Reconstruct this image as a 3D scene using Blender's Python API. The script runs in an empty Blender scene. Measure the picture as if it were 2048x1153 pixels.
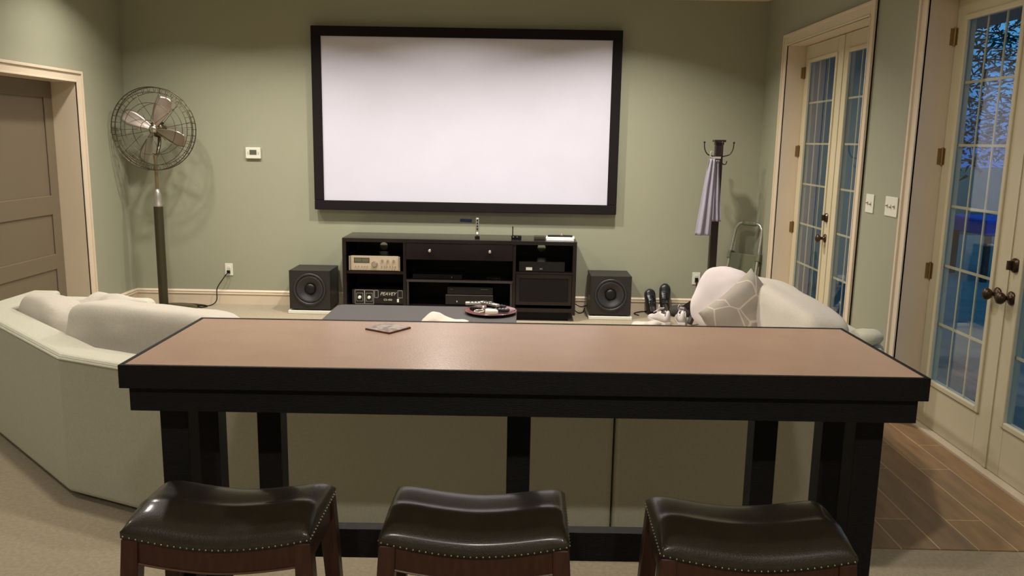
import bpy, bmesh, math, random
from mathutils import Vector, Matrix, noise
random.seed(7)
S = bpy.context.scene
COL = S.collection
PI = math.pi

# ------------------------------------------------------------------ camera
F_PX = 1651.0
YAW, PITCH, ROLL, CAM_H = -0.00892, 0.17668, 0.01753, 1.606
cd = bpy.data.cameras.new('camera')
cam = bpy.data.objects.new('camera', cd); COL.objects.link(cam)
cd.sensor_fit = 'HORIZONTAL'; cd.sensor_width = 36.0
cd.lens = F_PX / 2048 * 36.0
cd.clip_start = 0.05; cd.clip_end = 200
_f = Vector((math.sin(YAW)*math.cos(PITCH), math.cos(YAW)*math.cos(PITCH), -math.sin(PITCH)))
_r = Vector((math.cos(YAW), -math.sin(YAW), 0)); _u = _r.cross(_f)
_c, _s = math.cos(ROLL), math.sin(ROLL)
rr = _r*_c + _u*_s; uu = -_r*_s + _u*_c
cam.matrix_world = Matrix(((rr.x, uu.x, -_f.x, 0), (rr.y, uu.y, -_f.y, 0), (rr.z, uu.z, -_f.z, CAM_H), (0, 0, 0, 1)))
S.camera = cam

# ------------------------------------------------------------------ world (dusk sky)
W = bpy.data.worlds.new('dusk'); S.world = W; W.use_nodes = True
wn = W.node_tree.nodes; wl = W.node_tree.links; wn.clear()
wo = wn.new('ShaderNodeOutputWorld'); wb = wn.new('ShaderNodeBackground')
wt = wn.new('ShaderNodeTexCoord'); ws = wn.new('ShaderNodeSeparateXYZ'); wr = wn.new('ShaderNodeValToRGB')
wr.color_ramp.elements[0].position = 0.0; wr.color_ramp.elements[0].color = (0.03, 0.12, 0.42, 1)
wr.color_ramp.elements[1].position = 0.16; wr.color_ramp.elements[1].color = (0.10, 0.42, 0.80, 1)
wl.new(wt.outputs['Generated'], ws.inputs[0]); wl.new(ws.outputs['Z'], wr.inputs[0])
wl.new(wr.outputs[0], wb.inputs[0]); wb.inputs[1].default_value = 1.1
wl.new(wb.outputs[0], wo.inputs[0])

# ------------------------------------------------------------------ ceiling downlights, one added fill lamp, and exposure
def downlight_or_fill(x, y, power, size=0.14, spread=150, z=3.03, col=(1.0, 0.92, 0.82)):
    d = bpy.data.lights.new('downlight_or_fill', 'AREA'); d.shape = 'DISK'; d.size = size
    d.energy = power; d.color = col; d.spread = math.radians(spread)
    o = bpy.data.objects.new('downlight_or_fill', d); COL.objects.link(o); o.location = (x, y, z)
for x, p in ((-3.0, 22), (-2.1, 34), (0.85, 46)): downlight_or_fill(x, 6.55, p, spread=130)
downlight_or_fill(-0.6, 6.3, 62, spread=140)
for x in (-2.0, -0.7, 0.6): downlight_or_fill(x, 3.7, 20)
downlight_or_fill(-3.2, 2.7, 14)  # unseen fill lamp, added to brighten the outer left face of the sofa
for x in (-0.4, 0.6): downlight_or_fill(x, -1.2, 36, spread=175)
S.view_settings.view_transform = 'Standard'; S.view_settings.look = 'None'
S.view_settings.gamma = 1.0; S.view_settings.use_curve_mapping = False
S.view_settings.exposure = 0.0

# ------------------------------------------------------------------ materials
MATS = {}
def mat(name, col, rough=0.6, metal=0.0, bump=0.0, bscale=200.0, var=0.0, vscale=3.0, spec=0.5, coat=0.0, sheen=0.0, stretch=None, emit=None, estr=0.0, detail=3.0):
    if name in MATS: return MATS[name]
    m = bpy.data.materials.new(name); m.use_nodes = True
    nt = m.node_tree; b = nt.nodes['Principled BSDF']
    b.inputs['Base Color'].default_value = (*col, 1)
    b.inputs['Roughness'].default_value = rough; b.inputs['Metallic'].default_value = metal
    b.inputs['Specular IOR Level'].default_value = spec
    b.inputs['Coat Weight'].default_value = coat; b.inputs['Coat Roughness'].default_value = 0.17
    b.inputs['Sheen Weight'].default_value = sheen
    tc = nt.nodes.new('ShaderNodeTexCoord'); mp = nt.nodes.new('ShaderNodeMapping')
    nt.links.new(tc.outputs['Object'], mp.inputs[0])
    if stretch: mp.inputs['Scale'].default_value = stretch
    if True:
        n = nt.nodes.new('ShaderNodeTexNoise'); n.inputs['Scale'].default_value = vscale; n.inputs['Detail'].default_value = detail
        nt.links.new(mp.outputs[0], n.inputs[0])
        r = nt.nodes.new('ShaderNodeValToRGB')
        v = max(var, 0.02)
        r.color_ramp.elements[0].position = 0.3; r.color_ramp.elements[1].position = 0.7
        r.color_ramp.elements[0].color = tuple(c*(1-v) for c in col)+(1,)
        r.color_ramp.elements[1].color = tuple(min(1, c*(1+v)) for c in col)+(1,)
        nt.links.new(n.outputs[0], r.inputs[0]); nt.links.new(r.outputs[0], b.inputs['Base Color'])
    if bump > 0:
        n2 = nt.nodes.new('ShaderNodeTexNoise'); n2.inputs['Scale'].default_value = bscale; n2.inputs['Detail'].default_value = 4
        nt.links.new(mp.outputs[0], n2.inputs[0])
        bp = nt.nodes.new('ShaderNodeBump'); bp.inputs['Strength'].default_value = bump; bp.inputs['Distance'].default_value = 0.004
        nt.links.new(n2.outputs[0], bp.inputs['Height']); nt.links.new(bp.outputs[0], b.inputs['Normal'])
    if emit:
        b.inputs['Emission Color'].default_value = (*emit, 1); b.inputs['Emission Strength'].default_value = estr
    MATS[name] = m
    return m
M_WALL = mat('sage_wall_paint', (0.318, 0.322, 0.236), 0.55, bump=0.15, bscale=350, var=0.02, vscale=1.2)
M_CEIL = mat('ceiling_paint', (0.62, 0.58, 0.48), 0.8)
M_TRIM = mat('cream_trim_paint', (0.66, 0.56, 0.43), 0.4, var=0.02)
M_DOOR = mat('cream_door_paint', (0.57, 0.51, 0.35), 0.35, var=0.02)
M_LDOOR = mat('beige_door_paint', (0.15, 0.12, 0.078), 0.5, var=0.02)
M_CARPET = mat('beige_carpet', (0.33, 0.275, 0.185), 0.95, bump=0.9, bscale=260, var=0.12, vscale=60, sheen=0.2)
M_SCREEN = mat('projection_screen_fabric', (0.60, 0.595, 0.715), 0.85, var=0.005)
M_FELT = mat('black_felt', (0.010, 0.0075, 0.009), 0.9, spec=0.2)
M_BLACKWOOD = mat('black_stained_wood', (0.006, 0.0055, 0.0068), 0.5, spec=0.22, bump=0.5, bscale=60, stretch=(1, 14, 14), var=0.3, vscale=30)
M_CAB = mat('espresso_laminate', (0.010, 0.006, 0.0065), 0.2, spec=0.35, var=0.1, vscale=20, stretch=(1, 8, 8))
M_CABIN = mat('espresso_interior', (0.005, 0.004, 0.005), 0.5, spec=0.2)
M_BARTOP = mat('tan_laminate_top', (0.64, 0.44, 0.335), 0.25, coat=0.25, var=0.05, vscale=6, bump=0.1, bscale=150)
M_LEATHER = mat('dark_olive_leather', (0.030, 0.024, 0.015), 0.42, bump=0.25, bscale=260, var=0.15, vscale=25, coat=0.55, spec=0.4)
M_CHERRY = mat('cherry_wood', (0.052, 0.016, 0.009), 0.35, var=0.25, vscale=14, stretch=(6, 6, 1))
M_NAIL = mat('aged_brass_nail', (0.55, 0.5, 0.4), 0.3, 1.0)
M_SOFA = mat('oatmeal_sofa_fabric', (0.52, 0.51, 0.405), 0.9, bump=0.6, bscale=500, var=0.05, vscale=90, sheen=0.2)
M_CUSH = mat('oatmeal_cushion_fabric', (0.54, 0.50, 0.43), 0.9, bump=0.5, bscale=500, var=0.05, vscale=90, sheen=0.2)
M_WHITECUSH = mat('pale_cushion_fabric', (0.62, 0.55, 0.55), 0.9, bump=0.4, bscale=500, sheen=0.2)
M_BLACKPL = mat('black_plastic', (0.007, 0.007, 0.0075), 0.4, spec=0.3)
M_BLACKGL = mat('black_gloss', (0.005, 0.005, 0.006), 0.15, spec=0.35)
M_SUB = mat('black_ash_vinyl', (0.013, 0.0115, 0.011), 0.45, var=0.15, vscale=60)
M_CONE = mat('speaker_cone', (0.022, 0.022, 0.024), 0.38)
M_WHITEPL = mat('white_plastic', (0.72, 0.72, 0.62), 0.35)
M_PAPER = mat('white_paper', (0.72, 0.70, 0.78), 0.6)
M_CHROME = mat('brushed_chrome', (0.62, 0.58, 0.52), 0.22, 1.0)
M_ALU = mat('brushed_aluminium', (0.55, 0.53, 0.48), 0.35, 0.9)
M_BRONZE = mat('aged_bronze', (0.07, 0.045, 0.03), 0.35, 0.8)
M_BRASS = mat('antique_brass', (0.32, 0.22, 0.1), 0.4, 0.9)
M_FANWIRE = mat('antique_nickel_wire', (0.13, 0.11, 0.075), 0.35, 0.9)
M_FANBLADE = mat('burnished_blade_metal', (0.50, 0.44, 0.40), 0.28, 0.95)
M_FANPOST = mat('dark_olive_metal', (0.045, 0.038, 0.018), 0.4, 0.3)
M_SILVERFACE = mat('champagne_aluminium_face', (0.52, 0.44, 0.34), 0.4, 0.35)
M_DARKWOOD = mat('dark_walnut', (0.018, 0.009, 0.009), 0.35, var=0.2, vscale=12, stretch=(4, 4, 1))
M_TOWEL = mat('lavender_grey_terry', (0.34, 0.32, 0.40), 0.95, bump=0.8, bscale=300, sheen=0.3)
M_GREY = mat('slate_grey_top', (0.040, 0.034, 0.034), 0.6, bump=0.1, bscale=200)
M_OLIVEPL = mat('grey_green_plastic', (0.13, 0.15, 0.09), 0.5)
M_LED = mat('pale_label', (0.5, 0.48, 0.42), 0.5)
M_TRAY = mat('plum_tray_lacquer', (0.16, 0.07, 0.075), 0.2, var=0.15, vscale=12)
M_SHOE = mat('white_shoe_leather', (0.62, 0.57, 0.56), 0.5, var=0.05)
M_SHOEIN = mat('grey_shoe_lining', (0.22, 0.19, 0.18), 0.9)
M_BLUETAPE = mat('blue_masking_tape', (0.035, 0.06, 0.17), 0.6)
M_RED = mat('dark_red_cork', (0.14, 0.03, 0.02), 0.6)
M_METER = mat('meter_window', (0.10, 0.095, 0.06), 0.2)

def mat_glass():
    m = bpy.data.materials.new('window_glass'); m.use_nodes = True; nt = m.node_tree; nt.nodes.clear()
    o = nt.nodes.new('ShaderNodeOutputMaterial'); mx = nt.nodes.new('ShaderNodeMixShader')
    t = nt.nodes.new('ShaderNodeBsdfTransparent'); g = nt.nodes.new('ShaderNodeBsdfGlossy'); fr = nt.nodes.new('ShaderNodeLayerWeight')
    t.inputs[0].default_value = (0.94, 0.96, 0.96, 1); g.inputs['Roughness'].default_value = 0.02
    pw = nt.nodes.new('ShaderNodeMath'); pw.operation = 'POWER'; pw.inputs[1].default_value = 4.0
    ml = nt.nodes.new('ShaderNodeMath'); ml.operation = 'MULTIPLY_ADD'; ml.inputs[1].default_value = 0.85; ml.inputs[2].default_value = 0.045
    nt.links.new(fr.outputs['Facing'], pw.inputs[0]); nt.links.new(pw.outputs[0], ml.inputs[0]); fr.inputs['Blend'].default_value = 0.5
    nt.links.new(ml.outputs[0], mx.inputs[0]); nt.links.new(t.outputs[0], mx.inputs[1]); nt.links.new(g.outputs[0], mx.inputs[2])
    nt.links.new(mx.outputs[0], o.inputs[0]); return m
M_GLASS = mat_glass()
def mat_crystal():
    m = bpy.data.materials.new('cut_glass'); m.use_nodes = True; b = m.node_tree.nodes['Principled BSDF']
    b.inputs['Transmission Weight'].default_value = 0.85; b.inputs['Roughness'].default_value = 0.05; b.inputs['Base Color'].default_value = (0.95, 0.85, 0.88, 1)
    return m
M_CRYSTAL = mat_crystal()
def mat_planks():
    m = bpy.data.materials.new('wood_look_tile'); m.use_nodes = True; nt = m.node_tree; b = nt.nodes['Principled BSDF']
    tc = nt.nodes.new('ShaderNodeTexCoord'); mp = nt.nodes.new('ShaderNodeMapping'); br = nt.nodes.new('ShaderNodeTexBrick')
    mp.inputs['Rotation'].default_value = (0, 0, PI/2); mp.inputs['Location'].default_value = (0.3, 0.0, 0)
    nt.links.new(tc.outputs['Object'], mp.inputs[0]); nt.links.new(mp.outputs[0], br.inputs[0])
    br.inputs['Scale'].default_value = 1.0; br.inputs['Brick Width'].default_value = 0.92; br.inputs['Row Height'].default_value = 0.157
    br.inputs['Mortar Size'].default_value = 0.0022; br.offset = 0.37
    br.inputs['Color1'].default_value = (0.34, 0.205, 0.10, 1); br.inputs['Color2'].default_value = (0.25, 0.165, 0.095, 1); br.inputs['Mortar'].default_value = (0.6, 0.48, 0.28, 1)
    n = nt.nodes.new('ShaderNodeTexNoise'); mp2 = nt.nodes.new('ShaderNodeMapping'); mp2.inputs['Scale'].default_value = (9, 1.5, 1)
    nt.links.new(tc.outputs['Object'], mp2.inputs[0]); nt.links.new(mp2.outputs[0], n.inputs[0]); n.inputs['Scale'].default_value = 2.0; n.inputs['Detail'].default_value = 5
    mx = nt.nodes.new('ShaderNodeMix'); mx.data_type = 'RGBA'; mx.blend_type = 'MULTIPLY'; mx.inputs[0].default_value = 0.75
    rp = nt.nodes.new('ShaderNodeValToRGB'); rp.color_ramp.elements[0].position = 0.3; rp.color_ramp.elements[1].position = 0.7
    rp.color_ramp.elements[0].color = (0.65, 0.65, 0.68, 1); rp.color_ramp.elements[1].color = (1.25, 1.2, 1.1, 1)
    nt.links.new(n.outputs[0], rp.inputs[0]); nt.links.new(br.outputs[0], mx.inputs[6]); nt.links.new(rp.outputs[0], mx.inputs[7])
    nt.links.new(mx.outputs[2], b.inputs['Base Color']); b.inputs['Roughness'].default_value = 0.5
    return m
M_PLANK = mat_planks()
def mat_patterned():
    # taupe fabric with thin pale curved lines
    m = bpy.data.materials.new('line_patterned_taupe_fabric'); m.use_nodes = True; nt = m.node_tree; b = nt.nodes['Principled BSDF']
    tc = nt.nodes.new('ShaderNodeTexCoord'); v = nt.nodes.new('ShaderNodeTexVoronoi'); v.feature = 'DISTANCE_TO_EDGE'; v.inputs['Scale'].default_value = 5.0
    r = nt.nodes.new('ShaderNodeValToRGB'); r.color_ramp.elements[0].position = 0.012; r.color_ramp.elements[1].position = 0.024
    r.color_ramp.elements[0].color = (0.52, 0.46, 0.38, 1); r.color_ramp.elements[1].color = (0.33, 0.295, 0.25, 1)
    nt.links.new(tc.outputs['Object'], v.inputs[0]); nt.links.new(v.outputs[0], r.inputs[0]); nt.links.new(r.outputs[0], b.inputs['Base Color'])
    b.inputs['Roughness'].default_value = 0.9; return m
M_PATT = mat_patterned()
def mat_coaster():
    m = bpy.data.materials.new('coaster_print'); m.use_nodes = True; nt = m.node_tree; b = nt.nodes['Principled BSDF']
    tc = nt.nodes.new('ShaderNodeTexCoord'); v = nt.nodes.new('ShaderNodeTexNoise'); v.inputs['Scale'].default_value = 45
    r = nt.nodes.new('ShaderNodeValToRGB'); r.color_ramp.elements[0].position = 0.4; r.color_ramp.elements[1].position = 0.6
    r.color_ramp.elements[0].color = (0.26, 0.17, 0.155, 1); r.color_ramp.elements[1].color = (0.5, 0.44, 0.40, 1)
    nt.links.new(tc.outputs['Object'], v.inputs[0]); nt.links.new(v.outputs[0], r.inputs[0]); nt.links.new(r.outputs[0], b.inputs['Base Color'])
    b.inputs['Roughness'].default_value = 0.5; return m
M_COAST = mat_coaster()

# ------------------------------------------------------------------ mesh helpers
def obj(name, bm, m, parent=None, smooth=False, loc=None):
    me = bpy.data.meshes.new(name); bm.normal_update(); bm.to_mesh(me); bm.free()
    me.materials.append(m)
    if smooth:
        for p in me.polygons: p.use_smooth = True
    o = bpy.data.objects.new(name, me); COL.objects.link(o)
    if parent: o.parent = parent
    if loc: o.location = loc
    return o
def bev(o, w=0.004, seg=2, ang=35):
    b = o.modifiers.new('bevel', 'BEVEL'); b.width = w; b.segments = seg; b.limit_method = 'ANGLE'; b.angle_limit = math.radians(ang)
    return o
def sub(o, n=1):
    s = o.modifiers.new('subdivision', 'SUBSURF'); s.levels = n; s.render_levels = n; return o
def root(name, loc, label, cat, group=None, rot=0.0, kind=None):
    o = bpy.data.objects.new(name, None); COL.objects.link(o); o.location = loc; o.rotation_euler = (0, 0, rot)
    o.empty_display_size = 0.05
    return tag(o, label, cat, group, kind)
def tag(o, label=None, cat=None, group=None, kind=None):
    if label: o['label'] = label
    if cat: o['category'] = cat
    if group: o['group'] = group
    if kind: o['kind'] = kind
    return o
def box(bm, x0, x1, y0, y1, z0, z1):
    v = [bm.verts.new(p) for p in ((x0,y0,z0),(x1,y0,z0),(x1,y1,z0),(x0,y1,z0),(x0,y0,z1),(x1,y0,z1),(x1,y1,z1),(x0,y1,z1))]
    for f in ((3,2,1,0),(4,5,6,7),(0,1,5,4),(1,2,6,5),(2,3,7,6),(3,0,4,7)): bm.faces.new([v[i] for i in f])
    return bm
def B(*a):
    bm = bmesh.new(); return box(bm, *a)
def rot_tr(bm, mtx, start=0):
    bm.verts.ensure_lookup_table()
    for v in bm.verts[start:]: v.co = mtx @ v.co
    return bm
def prism(bm, pts, z0, z1):
    lo = [bm.verts.new((x, y, z0)) for x, y in pts]; hi = [bm.verts.new((x, y, z1)) for x, y in pts]
    n = len(pts)
    bm.faces.new(lo[::-1]); bm.faces.new(hi)
    for i in range(n): bm.faces.new((lo[i], lo[(i+1) % n], hi[(i+1) % n], hi[i]))
    bmesh.ops.recalc_face_normals(bm, faces=bm.faces)
    return bm
def lathe(bm, prof, n=24, cx=0, cy=0, mtx=None):
    rings = []
    for r, z in prof:
        if r < 1e-6: ring = [bm.verts.new((cx, cy, z))]
        else: ring = [bm.verts.new((cx+r*math.cos(2*PI*k/n), cy+r*math.sin(2*PI*k/n), z)) for k in range(n)]
        if mtx:
            for v in ring: v.co = mtx @ v.co
        rings.append(ring)
    for a, b in zip(rings, rings[1:]):
        for k in range(n):
            k2 = (k+1) % n
            if len(a) == 1 and len(b) == 1: continue
            if len(a) == 1: bm.faces.new((a[0], b[k], b[k2]))
            elif len(b) == 1: bm.faces.new((a[k], b[0], a[k2]))
            else: bm.faces.new((a[k], a[k2], b[k2], b[k]))
    for ring, flip in ((rings[0], True), (rings[-1], False)):
        if len(ring) > 1: bm.faces.new(ring[::-1] if flip else ring)
    bmesh.ops.recalc_face_normals(bm, faces=bm.faces)
    return bm
def tube(bm, pts, r, n=8, closed=False):
    pts = [Vector(p) for p in pts]; N = len(pts)
    rad = r if isinstance(r, (list, tuple)) else [r]*N
    rings = []; prev = None
    for i, p in enumerate(pts):
        if closed: t = pts[(i+1) % N] - pts[i-1]
        else: t = pts[min(i+1, N-1)] - pts[max(i-1, 0)]
        t.normalize()
        if prev is None:
            a = Vector((0, 0, 1)) if abs(t.z) < 0.9 else Vector((1, 0, 0)); u = t.cross(a).normalized()
        else:
            u = (prev - t*prev.dot(t))
            u = u.normalized() if u.length > 1e-6 else t.orthogonal().normalized()
        prev = u; w = t.cross(u)
        rings.append([bm.verts.new(p + (u*math.cos(2*PI*k/n) + w*math.sin(2*PI*k/n))*rad[i]) for k in range(n)])
    for i in range(N if closed else N-1):
        a, b = rings[i], rings[(i+1) % N]
        for k in range(n): bm.faces.new((a[k], a[(k+1) % n], b[(k+1) % n], b[k]))
    if not closed: bm.faces.new(rings[0][::-1]); bm.faces.new(rings[-1])
    return bm
def spline(pts, m=6):
    P = [Vector(p) for p in pts]; out = []
    for i in range(len(P)-1):
        p0, p1, p2, p3 = P[max(i-1, 0)], P[i], P[i+1], P[min(i+2, len(P)-1)]
        for k in range(m):
            t = k/m
            out.append(0.5*((2*p1)+(p2-p0)*t+(2*p0-5*p1+4*p2-p3)*t*t+(3*p1-p0-3*p2+p3)*t**3))
    out.append(P[-1]); return out
def puff(w, d, h, e=4.0, n=14, wrinkle=0.006, seed=0, crown=0.0, sag=0.0):
    """soft upholstered block centred on the origin"""
    bm = bmesh.new(); bmesh.ops.create_cube(bm, size=2.0)
    bmesh.ops.subdivide_edges(bm, edges=bm.edges[:], cuts=n, use_grid_fill=True)
    for v in bm.verts:
        x, y, z = v.co
        L = (abs(x)**e+abs(y)**e+abs(z)**e)**(1/e)
        m = max(abs(x), abs(y), abs(z))
        x, y, z = x/L*m, y/L*m, z/L*m
        if crown: z += crown*(1-x*x)*(1-y*y)*(1 if z > 0 else 0)*1.0
        if sag and z > 0: z -= sag*math.cos(x*PI*1.5)**2
        p = Vector((x*w/2, y*d/2, z*h/2))
        if wrinkle:
            q = Vector((p.x*7+seed*3.1, p.y*7, p.z*7))
            p += v.co.normalized()*wrinkle*(noise.noise(q)*1.6+noise.noise(q*2.7)*0.7)
        v.co = p
    return bm
def pillow(w, h, t, n=22, seed=0, pinch=0.18):
    """knife-edge throw pillow, lying in XZ, thickness along Y"""
    bm = bmesh.new(); grid = {}
    for side in (-1, 1):
        for i in range(n+1):
            for j in range(n+1):
                u, v = -1+2*i/n, -1+2*j/n
                edge = i in (0, n) or j in (0, n)
                if side == 1 and edge: grid[(side, i, j)] = grid[(-1, i, j)]; continue
                k = max(0, (1-u**4)*(1-v**4))**0.5
                s = 1-pinch*((1-u*u) * (abs(v)**3)) if False else 1
                x = u*(1-pinch*(1-abs(v)**2)*abs(u)**3*0.35)*w/2
                z = v*(1-pinch*(1-abs(u)**2)*abs(v)**3*0.35)*h/2
                y = side*k*t/2*(1+0.18*noise.noise(Vector((u*2.3+seed, v*2.3, side))))
                grid[(side, i, j)] = bm.verts.new((x, y, z))
    for side in (-1, 1):
        for i in range(n):
            for j in range(n):
                q = [grid[(side, i, j)], grid[(side, i+1, j)], grid[(side, i+1, j+1)], grid[(side, i, j+1)]]
                if side == 1: q = q[::-1]
                try: bm.faces.new(q)
                except ValueError: pass
    bmesh.ops.recalc_face_normals(bm, faces=bm.faces)
    return bm
def plate_hole(w, h, cx, cz, r, t, n=32):
    """vertical plate in XZ with one round hole, from (0,0) to (w,h), thickness t along +Y"""
    bm = bmesh.new(); ins = []; outs = []
    for k in range(n):
        a = 2*PI*k/n; dx, dz = math.cos(a), math.sin(a)
        s = min([((w-cx)/dx if dx > 0 else -cx/dx) if abs(dx) > 1e-9 else 1e9, ((h-cz)/dz if dz > 0 else -cz/dz) if abs(dz) > 1e-9 else 1e9])
        ins.append((cx+r*dx, cz+r*dz)); outs.append((cx+s*dx, cz+s*dz))
    # snap nearest outer points to the corners
    for c in ((0, 0), (w, 0), (w, h), (0, h)):
        i = min(range(n), key=lambda q: (outs[q][0]-c[0])**2+(outs[q][1]-c[1])**2); outs[i] = c
    A = [[bm.verts.new((x, y, z)) for x, z in L] for y in (0, t) for L in (ins, outs)]
    for k in range(n):
        k2 = (k+1) % n
        bm.faces.new((A[0][k], A[1][k], A[1][k2], A[0][k2])); bm.faces.new((A[2][k], A[2][k2], A[3][k2], A[3][k]))
        bm.faces.new((A[0][k], A[0][k2], A[2][k2], A[2][k])); bm.faces.new((A[1][k], A[3][k], A[3][k2], A[1][k2]))
    bmesh.ops.recalc_face_normals(bm, faces=bm.faces)
    return bm
def text(name, s, size, m, parent, loc, rot, shear=0.0, extrude=0.0006, align='CENTER'):
    c = bpy.data.curves.new(name, 'FONT'); c.body = s; c.size = size; c.extrude = extrude; c.shear = shear; c.align_x = align; c.align_y = 'CENTER'
    t = bpy.data.objects.new(name+'_src', c); COL.objects.link(t)
    bpy.context.view_layer.update()
    dg = bpy.context.evaluated_depsgraph_get()
    me = bpy.data.meshes.new_from_object(t.evaluated_get(dg)); me.name = name
    bpy.data.objects.remove(t); me.materials.clear(); me.materials.append(m)
    o = bpy.data.objects.new(name, me); COL.objects.link(o); o.parent = parent; o.location = loc; o.rotation_euler = rot
    return o
def dup(r, loc, label=None, rot=None):
    c0 = r.copy(); COL.objects.link(c0); c0.location = loc
    if rot is not None: c0.rotation_euler = (0, 0, rot)
    if label: c0['label'] = label
    for ch in list(r.children):
        c1 = ch.copy(); COL.objects.link(c1); c1.parent = c0
        for g in ch.children:
            c2 = g.copy(); COL.objects.link(c2); c2.parent = c1
    return c0
def st(name, bm, m, parent=None):
    o = obj(name, bm, m, parent)
    if not parent: o['kind'] = 'structure'
    return o

# ------------------------------------------------------------------ room shell
XL, XR, YB, YN, ZC = -3.708, 2.222, 7.829, -3.2, 3.05
WT = 0.30
st('floor', B(XL-1.6, XR+WT, YN, YB+0.2, -0.12, 0.0), M_CARPET)
TX0 = 1.42
st('trim_1', B(TX0, XR+0.001+0.10, 3.13, 7.0, -0.02, 0.004), M_PLANK)
st('ceiling', B(XL-1.6, XR+WT, YN, YB+0.2, ZC, ZC+0.1), M_CEIL)
st('wall_back', B(XL-0.2, XR+WT, YB, YB+0.16, 0, ZC), M_WALL)
st('wall_near', B(XL-0.2, XR+WT, YN-0.15, YN, 0, ZC), M_WALL)
# left wall with the cased opening
LD0, LD1, LDZ = 5.30, 6.975, 2.02
bm = B(XL-0.15, XL, YN, LD0-0.0205, 0, ZC); box(bm, XL-0.15, XL, LD1+0.0205, YB, 0, ZC); box(bm, XL-0.15, XL, LD0-0.0205, LD1+0.0205, LDZ+0.0205, ZC)
st('wall_left', bm, M_WALL)
# right wall with two door openings
D1a, D1b, D2a, D2b, DZ = 5.52, 7.20, 3.24, 4.74, 2.43
DZ = 2.43
bm = bmesh.new()
e = 0.0205
for y0, y1 in ((YN, D2a-e), (D2b+e, D1a-e), (D1b+e, YB)): box(bm, XR, XR+0.22, y0, y1, 0, ZC)
for y0, y1 in ((D2a-e, D2b+e), (D1a-e, D1b+e)): box(bm, XR, XR+0.22, y0, y1, DZ+e, ZC)
st('wall_right', bm, M_WALL)

def base_run(name, p0, p1, inward):
    """baseboard with a stepped top moulding; inward = unit vector into the room"""
    p0, p1, w = Vector(p0), Vector(p1), Vector(inward)
    prof = [(0, 0), (0.016, 0), (0.016, 0.095), (0.022, 0.098), (0.022, 0.106), (0.012, 0.112), (0.018, 0.118), (0.018, 0.126), (0.006, 0.138), (0, 0.138)]
    bm = bmesh.new()
    A = [bm.verts.new((p0.x+w.x*a, p0.y+w.y*a, b)) for a, b in prof]; C = [bm.verts.new((p1.x+w.x*a, p1.y+w.y*a, b)) for a, b in prof]
    for i in range(len(prof)):
        j = (i+1) % len(prof); bm.faces.new((A[i], C[i], C[j], A[j]))
    bm.faces.new(A); bm.faces.new(C[::-1]); bmesh.ops.recalc_face_normals(bm, faces=bm.faces)
    return st(name, bm, M_TRIM)
base_run('baseboard_back', (XL, YB), (XR, YB), (0, -1))
base_run('baseboard_left', (XL, LD1+0.10), (XL, YB), (1, 0))
base_run('baseboard_left_near', (XL, YN), (XL, LD0-0.10), (1, 0))
base_run('baseboard_right', (XR, D1b+0.10), (XR, YB), (-1, 0))
base_run('baseboard_right_middle', (XR, D2b+0.10), (XR, D1a-0.10), (-1, 0))
base_run('baseboard_right_near', (XR, YN), (XR, D2a-0.10), (-1, 0))
# crown moulding
def crown(name, p0, p1, inward):
    p0, p1, w = Vector(p0), Vector(p1), Vector(inward); bm = bmesh.new()
    prof = [(0, 2.885), (0.02, 2.885), (0.03, 2.92), (0.09, 2.985), (0.12, 3.0), (0.12, ZC), (0, ZC)]
    A = [bm.verts.new((p0.x+w.x*a, p0.y+w.y*a, b)) for a, b in prof]; C = [bm.verts.new((p1.x+w.x*a, p1.y+w.y*a, b)) for a, b in prof]
    for i in range(len(prof)):
        j = (i+1) % len(prof); bm.faces.new((A[i], C[i], C[j], A[j]))
    bm.faces.new(A); bm.faces.new(C[::-1]); bmesh.ops.recalc_face_normals(bm, faces=bm.faces)
    return st(name, bm, M_TRIM)
crown('trim_2', (XL, YB), (XR, YB), (0, -1)); crown('trim_3', (XL, YN), (XL, YB), (1, 0)); crown('trim_4', (XR, YN), (XR, YB), (-1, 0))

def casing(name, x, inward, y0, y1, z1, w=0.092, parent=None):
    """three-sided door casing with a raised outer back band, on the wall plane x"""
    bm = bmesh.new()
    def leg(a0, a1, b0, b1, t): box(bm, *sorted((x, x+inward*t)), a0, a1, b0, b1)
    for s, ye in ((-1, y0), (1, y1)):
        a, b = (ye-w, ye) if s < 0 else (ye, ye+w)
        leg(a, b, 0, z1+w, 0.014)
        o0, o1 = (a, a+0.022) if s < 0 else (b-0.022, b)
        leg(o0, o1, 0, z1+w, 0.026)
        i0, i1 = (b-0.014, b) if s < 0 else (a, a+0.014)
        leg(i0, i1, 0, z1, 0.019)
    leg(y0, y1, z1, z1+w, 0.0141); leg(y0-w+0.022, y1+w-0.022, z1+w-0.022, z1+w, 0.0262); leg(y0, y1, z1, z1+0.014, 0.0192)
    return bev(st(name, bm, M_TRIM, parent), 0.003)

# ------------------------------------------------------------------ left doorway
dr = bpy.data.objects.new('door_1', None); COL.objects.link(dr); dr['kind'] = 'structure'
casing('door_casing', XL, 1, LD0, LD1, LDZ, parent=dr)
bm = B(XL-0.32, XL+0.002, LD1, LD1+0.02, 0, LDZ+0.02); box(bm, XL-0.32, XL+0.002, LD0-0.02, LD0, 0, LDZ+0.02); box(bm, XL-0.32, XL+0.002, LD0, LD1, LDZ, LDZ+0.02)
st('door_jamb', bm, M_TRIM, dr)
xd = XL-0.20
bm = B(xd-0.035, xd-0.012, LD0, LD1, 0.01, LDZ)
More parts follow.
